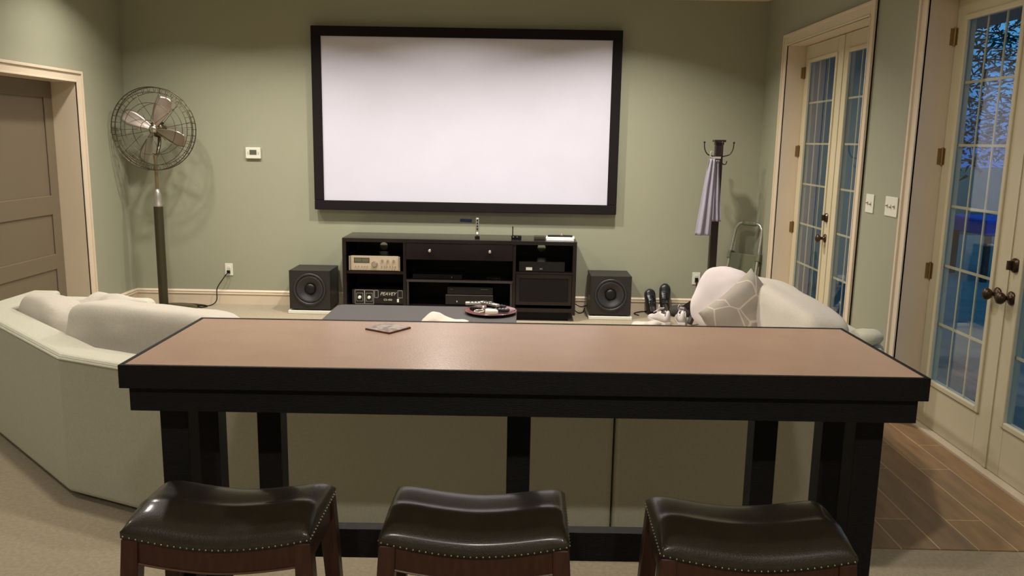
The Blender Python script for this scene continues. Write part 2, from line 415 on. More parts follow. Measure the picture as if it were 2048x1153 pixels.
# stiles, rails around recessed panels
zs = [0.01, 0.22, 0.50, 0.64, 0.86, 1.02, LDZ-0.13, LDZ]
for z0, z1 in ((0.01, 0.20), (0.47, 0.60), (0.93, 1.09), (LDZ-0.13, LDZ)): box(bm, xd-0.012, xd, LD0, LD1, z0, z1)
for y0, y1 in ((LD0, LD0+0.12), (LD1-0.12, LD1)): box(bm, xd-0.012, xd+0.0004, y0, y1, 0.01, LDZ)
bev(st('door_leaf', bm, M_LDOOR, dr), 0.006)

# ------------------------------------------------------------------ french doors
def lever_knob(parent, x, y, z):
    bm = bmesh.new(); mt = Matrix.Translation((x, y, z)) @ Matrix.Rotation(-PI/2, 4, 'Y')
    lathe(bm, [(0, 0), (0.032, 0), (0.034, 0.006), (0.022, 0.012), (0.011, 0.016), (0.011, 0.035), (0.024, 0.042), (0.031, 0.055), (0.027, 0.068), (0.012, 0.076), (0, 0.077)], 20, mtx=mt)
    return obj('door_knob', bm, M_BRONZE, parent, smooth=True)
def deadbolt(parent, x, y, z):
    bm = bmesh.new(); mt = Matrix.Translation((x, y, z)) @ Matrix.Rotation(-PI/2, 4, 'Y')
    lathe(bm, [(0, 0), (0.034, 0), (0.036, 0.008), (0.028, 0.018), (0.014, 0.022), (0, 0.022)], 20, mtx=mt)
    box(bm, x-0.042, x-0.018, y-0.007, y+0.007, z-0.022, z+0.022)
    return obj('deadbolt', bm, M_BRONZE, parent)
def french(n, y0, y1, knob_side):
    r = bpy.data.objects.new('door_%d' % n, None); COL.objects.link(r); r['kind'] = 'structure'
    casing('door_casing', XR, -1, y0, y1, DZ, parent=r)
    bm = B(XR-0.002, XR+0.20, y1, y1+0.02, 0, DZ+0.02); box(bm, XR-0.002, XR+0.20, y0-0.02, y0, 0, DZ+0.02); box(bm, XR-0.002, XR+0.20, y0, y1, DZ, DZ+0.02)
    st('door_jamb', bm, M_TRIM, r)
    st('threshold', B(XR+0.10, XR+0.24, y0, y1, 0.0, 0.016), M_TRIM, r)
    ym = (y0+y1)/2; xf = XR+0.15
    for side, (a, b) in enumerate(((y0+0.003, ym-0.0025), (ym+0.0025, y1-0.003))):
        lf = bpy.data.objects.new('door_leaf', None)
        stile = 0.118; gz0, gz1 = 0.29, 2.29; bm = bmesh.new(); x0, x1 = xf, xf+0.045
        box(bm, x0, x1, a, a+stile, 0.018, DZ-0.004); box(bm, x0, x1, b-stile, b, 0.018, DZ-0.004)
        box(bm, x0, x1, a+stile, b-stile, 0.018, gz0); box(bm, x0, x1, a+stile, b-stile, gz1, DZ-0.004)
        leaf = bev(obj('door_leaf', bm, M_DOOR, r), 0.003)
        ga, gb = a+stile, b-stile
        bm = bmesh.new(); f = 0.022  # raised glazing frame
        for (p0, p1, q0, q1) in ((ga-f, ga+0.008, gz0-f, gz1+f), (gb-0.008, gb+f, gz0-f, gz1+f), (ga+0.008, gb-0.008, gz0-f, gz0+0.008), (ga+0.008, gb-0.008, gz1-0.008, gz1+f)):
            box(bm, xf-0.012, xf+0.01, p0, p1, q0, q1)
        bev(obj('glazing_frame', bm, M_DOOR, leaf), 0.005)
        bm = bmesh.new()
        for k in (1, 2):
            yy = ga+(gb-ga)*k/3; box(bm, xf+0.014, xf+0.020, yy-0.006, yy+0.006, gz0, gz1)
        for k in range(1, 6):
            zz = gz0+(gz1-gz0)*k/6; box(bm, xf+0.0135, xf+0.0205, ga, gb, zz-0.007, zz+0.007)
        obj('muntin_grid', bm, M_DOOR, leaf)
        obj('glass_pane', B(xf+0.010, xf+0.0125, ga, gb, gz0, gz1), M_GLASS, leaf)
        hy = y1 if side == 1 else y0
        for hz in (0.25, 0.91, 1.56, 2.21):
            bm = bmesh.new(); s = -1 if side == 1 else 1
            tube(bm, [(xf-0.006, hy+s*0.004, hz-0.05), (xf-0.006, hy+s*0.004, hz+0.05)], 0.007, 8)
            box(bm, xf-0.030, xf-0.004, hy+min(0, s*0.003), hy+max(0, s*0.003), hz-0.045, hz+0.045)
            box(bm, xf-0.003, xf, *sorted((hy+s*0.006, hy+s*0.026)), hz-0.045, hz+0.045)
            obj('hinge', bm, M_BRASS, leaf)
        if (side == 1) == (knob_side in ('far', 'both')) or knob_side == 'both':
            ky = ym+0.058 if side == 1 else ym-0.058
            lever_knob(leaf, xf, ky, 0.90)
            if knob_side != 'both' or side == 0: deadbolt(leaf, xf, ky, 1.06)
    # astragal strip where the leaves meet
    st('astragal', B(xf-0.006, xf-0.0005, ym-0.018, ym+0.018, 0.02, DZ-0.01), M_DOOR, r)
french(2, D1a, D1b, 'far'); french(3, D2a, D2b, 'both')

# ------------------------------------------------------------------ projection screen
sx0, sx1, sz1, sz0 = -1.936, 0.894, 2.603, 0.938
r = root('projection_screen', (-0.52, YB, sz0), 'wide white projection screen in a black felt frame on the sage wall', 'screen')
r_x, r_z = -0.52, sz0
X0, X1, H = sx0-r_x, sx1-r_x, sz1-sz0; fw = 0.088
bm = B(X0, X1, -0.085, -0.025, 0, fw); box(bm, X0, X1, -0.085, -0.025, H-fw, H); box(bm, X0, X0+fw, -0.085, -0.025, fw, H-fw); box(bm, X1-fw, X1, -0.085, -0.025, fw, H-fw)
bev(obj('frame', bm, M_FELT, r), 0.006)
obj('screen_surface', B(X0+fw-0.01, X1-fw+0.01, -0.068, -0.060, fw-0.01, H-fw+0.01), M_SCREEN, r)
obj('wall_bracket', B(X0+0.3, X1-0.3, -0.059, -0.0005, 0.3, H-0.3), M_FELT, r)

# ------------------------------------------------------------------ wall things
def wallface(kind_, x, z, w, h, label, cat, build, side='back'):
    if side == 'back': o = root(kind_, (x, YB-0.0005, z), label, cat)
    else: o = root(kind_, (XR-0.0005, x, z), label, cat, rot=-PI/2)   # local -Y faces into the room
    build(o, w, h); return o
def b_thermo(o, w, h):
    bev(obj('housing', B(-w/2, w/2, -0.026, 0, -h/2, h/2), M_WHITEPL, o), 0.007, 3)
    obj('display', B(-w*0.22, w*0.24, -0.028, -0.0255, -h*0.14, h*0.28), mat('lcd_grey', (0.10, 0.11, 0.08), 0.3), o)
    for dx in (-0.045, 0.05): obj('button', B(dx-0.006, dx+0.006, -0.0285, -0.0255, -0.01, 0.014), M_LED, o)
wallface('thermostat', -2.518, 1.45, 0.142, 0.105, 'white thermostat with small grey display on back wall', 'thermostat', b_thermo)
def b_outlet(o, w, h):
    bev(obj('cover_plate', B(-w/2, w/2, -0.006, 0, -h/2, h/2), M_WHITEPL, o), 0.003)
    for dz in (-0.021, 0.021):
        s = obj('socket', B(-0.017, 0.017, -0.009, -0.0055, dz-0.014, dz+0.014), M_WHITEPL, o); bev(s, 0.003)
        bm = B(-0.008, -0.006, -0.0095, -0.0085, dz-0.004, dz+0.006); box(bm, 0.006, 0.008, -0.0095, -0.0085, dz-0.004, dz+0.006)
        obj('slot', bm, M_BLACKPL, s)
wallface('wall_outlet', -2.798, 0.338, 0.076, 0.118, 'white duplex outlet on back wall right of the fan', 'outlet', b_outlet)
wallface('wall_outlet', 1.693, 0.335, 0.076, 0.118, 'white duplex outlet on back wall beside the coat rack', 'outlet', b_outlet)
def b_switch(k):
    def f(o, w, h):
        bev(obj('cover_plate', B(-w/2, w/2, -0.006, 0, -h/2, h/2), M_WHITEPL, o), 0.003)
        for i in range(k):
            x = (i-(k-1)/2)*0.046; bm = B(x-0.005, x+0.005, -0.0065, -0.0055, -0.012, 0.012)
            v0 = len(bm.verts); up = 1 if i % 2 == 0 else -1
            box(bm, x-0.004, x+0.004, -0.018, -0.006, -0.004+up*0.003, 0.004+up*0.003)
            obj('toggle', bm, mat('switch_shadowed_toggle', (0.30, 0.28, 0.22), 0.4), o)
    return f
wallface('light_switch', 5.29, 1.252, 0.118, 0.118, 'white light switch plate with two toggles beside the farther french doors', 'switch', b_switch(2), 'right')
wallface('light_switch', 4.98, 1.256, 0.165, 0.118, 'white light switch plate with three toggles beside the nearer french doors', 'switch', b_switch(3), 'right')
bm = B(-0.575, -0.462, YB-0.002, YB-0.0004, 0.836, 0.866)
rot_tr(bm, Matrix.Translation((-0.52, 0, 0.85)) @ Matrix.Rotation(0.04, 4, 'Y') @ Matrix.Translation((0.52, 0, -0.85)))
tag(obj('masking_tape', bm, M_BLUETAPE), 'short strip of blue masking tape on wall under the projection screen', 'tape')

# ------------------------------------------------------------------ media console
CX0, CX1, CY0, CY1, CZ = -1.588, 0.507, 7.30, 7.765, 0.728
r = root('media_console', (CX0, CY0, 0), 'long espresso brown media console with open shelves under the screen', 'console')
w, d = CX1-CX0, CY1-CY0
T = 0.034
bev(obj('top', B(0, w, 0, d, CZ-T, CZ), M_CAB, r), 0.002)
obj('side_panel', B(0, T, 0, d, 0.06, CZ-T-0.0005), M_CAB, r); obj('side_panel', B(w-T, w, 0, d, 0.06, CZ-T-0.0005), M_CAB, r)
dv1, dv2 = -1.032-CX0, -0.048-CX0
obj('divider', B(dv1-0.013, dv1+0.013, 0.01, d, 0.12, CZ-T-0.0005), M_CAB, r); obj('divider', B(dv2-0.013, dv2+0.013, 0.01, d, 0.12, CZ-T-0.0005), M_CAB, r)
obj('bottom_board', B(T, w-T, 0, d, 0.085, 0.12), M_CAB, r)
obj('plinth', B(0.06, w-0.06, 0.06, d-0.06, 0.0, 0.085), M_CABIN, r)
# back panels, the outer two with a round cable hole
pl = plate_hole(dv1-0.013-T, CZ-T-0.12, -1.29-CX0-T, 0.600-0.12, 0.038, 0.006)
obj('back_panel', pl, M_CABIN, r, loc=(T, d-0.008, 0.12))
obj('back_panel', B(dv1+0.013, dv2-0.013, d-0.008, d-0.002, 0.12, CZ-T), M_CABIN, r)
pl = plate_hole(w-T-dv2-0.013, CZ-T-0.12, 0.204-CX0-dv2-0.013, 0.612-0.12, 0.038, 0.006)
obj('back_panel', pl, M_CABIN, r, loc=(dv2+0.013, d-0.008, 0.12))
obj('shelf', B(T, dv1-0.013, 0.02, d-0.01, 0.405, 0.43), M_CAB, r)
sh = obj('shelf', B(dv1+0.0135, dv2-0.0135, 0.03, d-0.01, 0.338, 0.358), M_CAB, r)
obj('edge_strip', B(dv1+0.0135, dv2-0.0135, 0.024, 0.0295, 0.338, 0.358), mat('dull_edge_metal', (0.06, 0.055, 0.055), 0.35, 0.6), sh)
obj('shelf', B(dv2+0.0135, w-T, 0.02, d-0.01, 0.428, 0.446), M_CAB, r)
obj('post', B(dv1+0.016, dv1+0.034, 0.03, 0.05, 0.12, 0.338), mat('dull_edge_metal', (0,0,0)), r); obj('post', B(dv2-0.034, dv2-0.016, 0.03, 0.05, 0.12, 0.338), mat('dull_edge_metal', (0,0,0)), r)
dw = obj('drawer', B(dv1+0.016, dv2-0.016, 0.004, d-0.02, 0.545, CZ-T-0.004), M_CAB, r); bev(dw, 0.002)
for kx in (-0.805, -0.268):
    bm = bmesh.new(); lathe(bm, [(0, 0), (0.007, 0), (0.007, 0.010), (0.014, 0.014), (0.015, 0.022), (0.009, 0.027), (0, 0.028)], 18, mtx=Matrix.Translation((kx-CX0, 0.005, 0.627)) @ Matrix.Rotation(PI/2, 4, 'X'))
    obj('knob', bm, M_CHROME, dw, smooth=True)
dd = obj('door', B(dv2+0.018, w-T-0.004, 0.004, 0.022, 0.15, 0.425), M_CABIN, r); bev(dd, 0.002)
bm = bmesh.new(); fw = 0.03
a, b = dv2+0.018, w-T-0.004
for q in ((a, b, 0.15, 0.15+fw), (a, b, 0.425-fw, 0.425), (a, a+fw, 0.15+fw, 0.425-fw), (b-fw, b, 0.15+fw, 0.425-fw)): box(bm, q[0], q[1], 0.0, 0.0035, q[2], q[3])
obj('door_frame', bm, M_CAB, dd)

# ---- silver stereo receiver
def recv():
    x0, x1, z0, z1, y = -1.535, -1.072, 0.4305, 0.566, 7.325
    W_, H_ = x1-x0, z1-z0
    r = root('stereo_receiver', (x0, y, z0), 'champagne silver stereo receiver with meter window and knobs on console upper shelf', 'receiver')
    obj('housing', B(0.012, W_-0.012, 0.012, 0.36, 0.008, H_-0.004), mat('dark_metal_case', (0.03, 0.026, 0.024), 0.4, 0.5), r)
    for fx in (0.05, W_-0.08): obj('foot', B(fx, fx+0.03, 0.04, 0.07, 0, 0.0078), M_BLACKPL, r)
    fp = bev(obj('face_plate', B(0.018, W_-0.018, 0.004, 0.0118, 0.004, H_), M_SILVERFACE, r), 0.001)
    bev(obj('rack_handle', B(0.0, 0.0175, -0.014, 0.0118, 0.004, H_), M_CHROME, r), 0.005); bev(obj('rack_handle', B(W_-0.0175, W_, -0.014, 0.0118, 0.004, H_), M_CHROME, r), 0.005)
    m = obj('meter_window', B(0.045, 0.185, 0.002, 0.0038, 0.072, 0.118), mat('meter_bezel', (0.05, 0.045, 0.03), 0.3), r)
    for q in (0.052, 0.118): obj('meter_dial', B(q, q+0.06, 0.0008, 0.0018, 0.079, 0.111), M_METER, m)
    def kn(x, z, rad, dep):
        bm = bmesh.new(); lathe(bm, [(0, 0), (rad, 0), (rad*0.95, dep*0.8), (rad*0.8, dep), (0, dep)], 20, mtx=Matrix.Translation((x, 0.0036, z)) @ Matrix.Rotation(PI/2, 4, 'X'))
        obj('knob', bm, M_CHROME, r, smooth=False)
    kn(0.232, 0.062, 0.028, 0.026)
    for x in (0.300, 0.350, 0.402): kn(x, 0.096, 0.011, 0.018)
    for x in (0.295, 0.322, 0.342, 0.372, 0.394, 0.416): kn(x, 0.042, 0.006, 0.016)
    for x in (0.062, 0.088, 0.118, 0.142, 0.165): kn(x, 0.042, 0.005, 0.014)
recv()
# ---- black power amplifier with lettering
def amp():
    x0, x1, z0, z1, y = -1.500, -1.050, 0.1205, 0.256, 7.34
    W_, H_ = x1-x0, z1-z0; L = M_LED
    r = root('power_amplifier', (x0, y, z0), 'black power amplifier with two dials and slanted pale logo on console bottom shelf', 'amplifier')
    obj('housing', B(0, W_, 0.006, 0.34, 0, H_), M_BLACKPL, r)
    obj('face_plate', B(-0.012, W_+0.002, 0.0, 0.0055, 0.0, H_), M_BLACKGL, r)
    bm = bmesh.new(); t = 0.0025
    def frame(a, b, c, e, t=0.0022):
        box(bm, a, b, -0.0012, -0.0002, c, c+t); box(bm, a, b, -0.0012, -0.0002, e-t, e); box(bm, a, a+t, -0.0012, -0.0002, c+t, e-t); box(bm, b-t, b, -0.0012, -0.0002, c+t, e-t)
    frame(0.012, 0.098, 0.004, H_-0.004); frame(0.100, 0.182, 0.004, H_-0.004)
    frame(0.026, 0.084, 0.028, H_-0.032, 0.0016); frame(0.112, 0.170, 0.028, H_-0.032, 0.0016)
    frame(0.190, W_-0.006, 0.062, H_-0.004)
    frame(0.222, W_-0.048, 0.062, H_-0.004)
    obj('panel_lines', bm, L, r)
    for x in (0.055, 0.141):
        bm = bmesh.new(); lathe(bm, [(0, 0), (0.015, 0), (0.013, 0.016), (0, 0.018)], 20, mtx=Matrix.Translation((x, -0.0002, 0.064)) @ Matrix.Rotation(PI/2, 4, 'X'))
        obj('dial', bm, M_WHITEPL, r)
    text('lettering', 'PEAVEY', 0.042, L, r, (0.311, -0.001, 0.098), (PI/2, 0, 0), shear=0.35)
    text('lettering', 'CS-400', 0.026, L, r, (0.311, -0.001, 0.044), (PI/2, 0, 0))
    obj('power_switch', B(0.394, 0.412, -0.006, -0.0002, 0.024, 0.054), M_WHITEPL, r)
amp()
# ---- black components
def deck(name, x0, x1, y0, z0, h, dep, label, cat, knobs=(), m=M_BLACKPL, strip=None):
    r = root(name, (x0, y0, z0), label, cat); w = x1-x0
    bev(obj('housing', B(0, w, 0.006, dep, 0.004, h), m, r), 0.003)
    obj('face_plate', B(0, w, 0, 0.0055, 0.004, h), M_BLACKGL, r)
    for fx in (0.03, w-0.05): obj('foot', B(fx, fx+0.02, 0.03, 0.05, 0, 0.0035), M_BLACKPL, r)
    if strip: obj('trim_line', B(0.002, w-0.002, -0.0015, -0.0002, h-0.006, h-0.001), strip, r)
    for (a, b, c, e, mm) in knobs: obj('indicator', B(a, b, -0.002, -0.0002, c, e), mm, r)
    return r
STR = mat('grey_trim_line', (0.16, 0.16, 0.16), 0.3, 0.5)
deck('av_receiver', -0.668, -0.236, 7.36, 0.1205, 0.10, 0.33, 'black AV receiver with a pale edge line, at the bottom of the console centre', 'receiver', [(0.10, 0.108, 0.03, 0.045, M_LED), (0.22, 0.226, 0.03, 0.036, STR)], strip=STR)
deck('disc_player', -0.652, -0.240, 7.37, 0.2215, 0.068, 0.30, 'black disc player stacked on the AV receiver in the console', 'player', [(0.02, 0.05, 0.045, 0.048, STR), (0.30, 0.37, 0.048, 0.052, STR)])
deck('cable_box', -0.965, -0.52, 7.36, 0.3585, 0.046, 0.25, 'flat black set-top box on the console centre shelf below the drawer', 'player', [(0.35, 0.355, 0.018, 0.024, M_LED)])
deck('game_console', -0.30, -0.17, 7.40, 0.3585, 0.024, 0.12, 'small flat black box on the right of the console centre shelf', 'box', [(0.09, 0.098, 0.010, 0.014, STR)])
deck('tape_deck', -0.005, 0.405, 7.345, 0.4465, 0.092, 0.30, 'plum black tuner with small pale label on the console right shelf', 'tuner', [(0.062, 0.118, 0.014, 0.040, M_LED), (0.185, 0.21, 0.022, 0.034, STR)], m=M_CAB)

# ---- on top of the console
def tower(x, y, z):
    r = root('upright_remote', (x, y, z), 'slim silver remote handset standing upright on the media console', 'remote')
    bev(obj('cradle', B(-0.022, 0.022, -0.022, 0.022, 0, 0.022), M_BLACKGL, r), 0.005)
    bev(obj('handset', B(-0.015, 0.015, -0.010, 0.010, 0.0225, 0.185), M_ALU, r), 0.006, 3)
    for k in range(4): obj('button', B(-0.006, 0.006, -0.0125, -0.0102, 0.075+k*0.026, 0.092+k*0.026), M_BLACKGL, r)
    bm = bmesh.new(); lathe(bm, [(0, 0), (0.012, 0), (0.010, 0.004), (0, 0.005)], 16, mtx=Matrix.Translation((0, -0.0102, 0.045)) @ Matrix.Rotation(PI/2, 4, 'X')); obj('button', bm, M_WHITEPL, r)
tower(-0.390, 7.46, CZ)
r = root('wireless_router', (-0.035, 7.47, CZ), 'small black wireless box with one upright antenna on the media console', 'router')
bev(obj('housing', B(-0.046, 0.046, -0.03, 0.03, 0, 0.032), M_BLACKGL, r), 0.004)
bm = bmesh.new(); tube(bm, [(-0.034, 0.02, 0.032), (-0.034, 0.02, 0.110)], 0.005, 10); obj('antenna', bm, M_BLACKPL, r)
for x in (-0.03, 0.004): obj('indicator', B(x, x+0.006, -0.0315, -0.0302, 0.018, 0.023), M_LED, r)
bev(tag(obj('card_box', B(0.125, 0.225, 7.42, 7.52, CZ, CZ+0.030), mat('dark_olive_card', (0.035, 0.03, 0.018), 0.5)), 'small flat dark box beside the white papers on the console', 'box'), 0.004)
bm = B(0.235, 0.485, 7.38, 7.58, CZ, CZ+0.006)
bev(tag(obj('white_booklet', bm, M_PAPER), 'large white booklet lying at right end of the media console', 'booklet'), 0.002)
bm = B(-0.13, 0.13, -0.07, 0.07, 0, 0.018); rot_tr(bm, Matrix.Translation((0.365, 7.49, CZ+0.0063)) @ Matrix.Rotation(-0.06, 4, 'Z'))
bev(tag(obj('white_tray', bm, M_WHITEPL), 'flat white plastic case on top of the white booklet', 'case'), 0.007)
for i, (x, y, L, a, lb) in enumerate(((0.315, 7.48, 0.13, 0.1, 'black remote at the left on top of the white case'), (0.425, 7.485, 0.10, -0.15, 'black remote at the right on top of the white case'))):
    rr_ = root('remote_control', (x, y, CZ+0.0246), lb, 'remote', rot=a)
    bev(obj('body', B(-L/2, L/2, -0.022, 0.022, 0, 0.014), M_BLACKPL, rr_), 0.004)
    obj('keypad', B(-L/2+0.01, L/2-0.02, -0.014, 0.014, 0.0142, 0.0155), M_GREY, rr_)
bm = bmesh.new(); lathe(bm, [(0, 0), (0.018, 0), (0.02, 0.012), (0.012, 0.026), (0.006, 0.03), (0, 0.03)], 16, 0.378, 7.49); rot_tr(bm, Matrix.Translation((0, 0, CZ+0.0246)))
tag(obj('small_figurine', bm, mat('mauve_ceramic', (0.2, 0.13, 0.13), 0.4), smooth=True), 'tiny mauve knob-shaped object between the two remotes on the white case', 'ornament')

# ------------------------------------------------------------------ subwoofers
def subw(x0, y0, label, w_=0.375, h_=0.372):
    r = root('subwoofer', (x0, y0, 0.030), label, 'subwoofer', 'subwoofers either side of the console')
    bm = plate_hole(w_, h_-0.012, w_/2, h_/2+0.0, 0.128, 0.022, 48)
    cab = obj('cabinet', B(0, w_, 0.0225, 0.36, 0.012, h_), M_SUB, r); bev(cab, 0.003)
    obj('baffle', bm, M_SUB, r, loc=(0, 0, 0.012))
    for fx in (0.03, w_-0.06):
        for fy in (0.04, 0.29): obj('foot', B(fx, fx+0.03, fy, fy+0.03, 0, 0.0118), M_BLACKPL, r)
    mt = Matrix.Translation((w_/2, 0, 0.012+h_/2)) @ Matrix.Rotation(PI/2, 4, 'X')
    bm = bmesh.new(); ring = [(0.150, 0.0003), (0.150, 0.008), (0.144, 0.012), (0.132, 0.010), (0.127, 0.002), (0.127, 0.0003)]
    lathe(bm, ring+[ring[0]], 48, mtx=mt); bmesh.ops.delete(bm, geom=[f for f in bm.faces if len(f.verts) > 4], context='FACES')
    obj('trim_ring', bm, M_CONE, r, smooth=True)
    bm = bmesh.new(); lathe(bm, [(0.127, 0.0), (0.120, 0.007), (0.110, 0.008), (0.100, 0.0), (0.052, -0.020)], 48, mtx=mt); bmesh.ops.delete(bm, geom=[f for f in bm.faces if len(f.verts) > 4], context='FACES')
    c = obj('woofer_cone', bm, M_CONE, r, smooth=True)
    bm = bmesh.new(); lathe(bm, [(0.052, -0.020), (0.048, -0.008), (0.035, 0.0), (0.018, 0.004), (0, 0.005)], 32, mtx=mt); obj('dust_cap', bm, M_BLACKPL, c, smooth=True)
    return r
subw(-2.113, 7.445, 'black cube subwoofer to the left of the media console, facing the room')
subw(0.652, 7.445, 'black cube subwoofer to the right of the media console, facing the room')
for x0, s in ((-2.125, 'left'), (0.640, 'right')):
    bev(tag(obj('white_board', B(x0, x0+0.40, 7.425, 7.82, 0.001, 0.0295), M_WHITEPL), 'flat white board under the subwoofer on the %s of the console' % s, 'board', 'white boards under the subwoofers'), 0.003)

# ------------------------------------------------------------------ pedestal fan
def fan():
    cx, cy, hz, R = -3.30, 7.49, 1.655, 0.365
    r = root('pedestal_fan', (cx, cy, 0), 'tall vintage metal pedestal fan with round wire cage in left corner', 'fan')
    bm = bmesh.new(); lathe(bm, [(0, 0), (0.235, 0), (0.24, 0.012), (0.232, 0.024), (0.12, 0.038), (0.06, 0.05), (0, 0.052)], 40)
    obj('base', bm, M_FANPOST, r, smooth=True, loc=(0.06, 0, 0))
    bm = bmesh.new(); lathe(bm, [(0, 0.04), (0.041, 0.04), (0.041, 0.96), (0, 0.96)], 24); obj('lower_column', bm, M_FANPOST, r, smooth=False)
    bm = bmesh.new(); lathe(bm, [(0, 0.955), (0.040, 0.955), (0.040, 0.975), (0.030, 1.0), (0.034, 1.05), (0.026, 1.09), (0.018, 1.12), (0, 1.12)], 24); obj('height_collar', bm, M_ALU, r, smooth=True)
    bm = bmesh.new(); lathe(bm, [(0, 1.11), (0.0155, 1.11), (0.0155, 1.40), (0.02, 1.42), (0, 1.43)], 20); obj('upper_rod', bm, mat('aged_brass_rod', (0.30, 0.24, 0.15), 0.3, 0.85), r, smooth=False)
    # yoke + motor
    bm = bmesh.new(); tube(bm, spline([(0, 0, 1.40), (0, 0.06, 1.45), (0, 0.11, 1.55), (0, 0.09, hz)]), 0.014, 10); obj('yoke', bm, M_FANWIRE, r, smooth=True)
    rx = Matrix.Translation((0, 0, hz)) @ Matrix.Rotation(PI/2, 4, 'X')
    bm = bmesh.new(); lathe(bm, [(0, -0.17), (0.04, -0.165), (0.065, -0.13), (0.068, -0.05), (0.05, -0.03), (0, -0.03)], 24, mtx=rx); obj('motor', bm, M_FANWIRE, r, smooth=True)
    # hub and four blades
    bm = bmesh.new(); lathe(bm, [(0, -0.03), (0.038, -0.03), (0.04, 0.01), (0.03, 0.03), (0.012, 0.04), (0, 0.042)], 24, mtx=rx); hub = obj('hub', bm, M_CHROME, r, smooth=True)
    for a in (155, 66, -22, -112):
        bm = bmesh.new(); n, mm = 10, 6; G = []
        for i in range(n+1):
            t = i/n; rad = 0.035+t*0.275
            wd = 0.030+0.085*math.sin(min(1, t*1.25)*PI/2)*(1-0.35*max(0, t-0.75)/0.25*t)
            row = []
            for j in range(mm+1):
                s = (j/mm-0.5); row.append((rad-0.03*abs(s)*t, s*wd*1.15, -0.010+s*wd*0.75*(1-0.4*t)+0.02*s*s))
            G.append(row)
        th = 0.0016
        V = [[[bm.verts.new((p[0], p[1], p[2]+k*th)) for p in row] for row in G] for k in (0, 1)]
        for i in range(n):
            for j in range(mm):
                bm.faces.new((V[1][i][j], V[1][i+1][j], V[1][i+1][j+1], V[1][i][j+1])); bm.faces.new((V[0][i][j], V[0][i][j+1], V[0][i+1][j+1], V[0][i+1][j]))
        for i in range(n):
            bm.faces.new((V[0][i][0], V[0][i+1][0], V[1][i+1][0], V[1][i][0])); bm.faces.new((V[0][i][mm], V[1][i][mm], V[1][i+1][mm], V[0][i+1][mm]))
        for j in range(mm): bm.faces.new((V[0][n][j], V[0][n][j+1], V[1][n][j+1], V[1][n][j]))
        rot_tr(bm, rx @ Matrix.Rotation(math.radians(a), 4, 'Z'))
        obj('blade', bm, M_FANBLADE, r, smooth=True)
    # cage: front and rear halves
    def half(yf, name, sgn):
        bm = bmesh.new()
        def P(rad, a, y): return (rad*math.cos(a), y, hz+rad*math.sin(a))
        def yy(rad): return sgn*(0.10 - 0.065*(rad/R)**2.2)*-1
        for rad, th in ((R, 0.0045), (R*0.88, 0.0028), (R*0.62, 0.0025), (R*0.2, 0.0025)):
            tube(bm, [P(rad, 2*PI*k/56, yy(rad)) for k in range(56)], th, 6, closed=True)
        for k in range(10):
            a = 2*PI*k/10 + (0.05 if sgn > 0 else 0.2)
            r0 = R*0.2
            tube(bm, [P(r0+(R-r0)*t/5, a, yy(r0+(R-r0)*t/5)) for t in range(6)], 0.0022, 5)
        for k in range(40):
            a = 2*PI*k/40; tube(bm, [P(R*0.88, a, yy(R*0.88)), P(R, a, yy(R))], 0.0022, 5)
        lathe(bm, [(0, 0.094), (R*0.2, 0.094), (R*0.2, 0.100), (0, 0.104)] if sgn > 0 else [(0, -0.104), (R*0.2, -0.10), (R*0.2, -0.094), (0, -0.094)], 24, mtx=rx) if sgn < 0 else None
        obj(name, bm, M_FANWIRE, r, smooth=True)
    half(0, 'front_guard', 1); half(0, 'rear_guard', -1)
    bm = bmesh.new()
    for k in range(40):
        a = 2*PI*k/40; tube(bm, [(R*math.cos(a), -0.036, hz+R*math.sin(a)), (R*math.cos(a), 0.036, hz+R*math.sin(a))], 0.0022, 5)
    obj('guard_rim', bm, M_FANWIRE, r, smooth=True)
    return r
fan_root = fan()
# cords
bm = bmesh.new()
tube(bm, spline([(-2.798, 7.815, 0.318), (-2.80, 7.79, 0.310), (-2.83, 7.775, 0.27), (-2.90, 7.77, 0.16), (-2.90, 7.74, 0.05), (-2.95, 7.70, 0.006), (-3.06, 7.66, 0.006), (-3.0, 7.60, 0.006), (-2.96, 7.66, 0.010), (-3.12, 7.74, 0.010), (-3.30, 7.78, 0.006), (-3.25, 7.745, 0.012), (-3.10, 7.68, 0.012), (-2.98, 7.63, 0.014), (-3.1, 7.66, 0.016), (-3.28, 7.735, 0.008)], 8), 0.005, 6)
box(bm, -2.812, -2.784, 7.80, 7.8195, 0.303, 0.332)
co = obj('power_cord', bm, M_BLACKPL); co.parent = fan_root; co.matrix_parent_inverse = Matrix.Translation(fan_root.location).inverted()
bm = bmesh.new()
tube(bm, spline([(1.693, 7.815, 0.318), (1.692, 7.79, 0.30), (1.69, 7.785, 0.20), (1.64, 7.78, 0.10), (1.58, 7.775, 0.03), (1.50, 7.72, 0.006), (1.36, 7.78, 0.006), (1.20, 7.80, 0.008), (1.10, 7.72, 0.006), (1.13, 7.62, 0.006)], 8), 0.005, 6)
box(bm, 1.679, 1.707, 7.795, 7.8195, 0.303, 0.345)
tag(obj('extension_cord', bm, M_BLACKPL), 'black cord hanging from the outlet behind the coat rack', 'cord')
bm = bmesh.new(); tube(bm, spline([(0.515, 7.70, 0.10), (0.56, 7.72, 0.07), (0.60, 7.76, 0.05), (0.655, 7.815, 0.055)], 6), 0.005, 6); tube(bm, spline([(0.515, 7.66, 0.05), (0.56, 7.66, 0.012), (0.61, 7.72, 0.006), (0.632, 7.79, 0.03)], 6), 0.005, 6)
tag(obj('speaker_cable', bm, M_BLACKPL), 'black cables running between the console and the right subwoofer', 'cable')

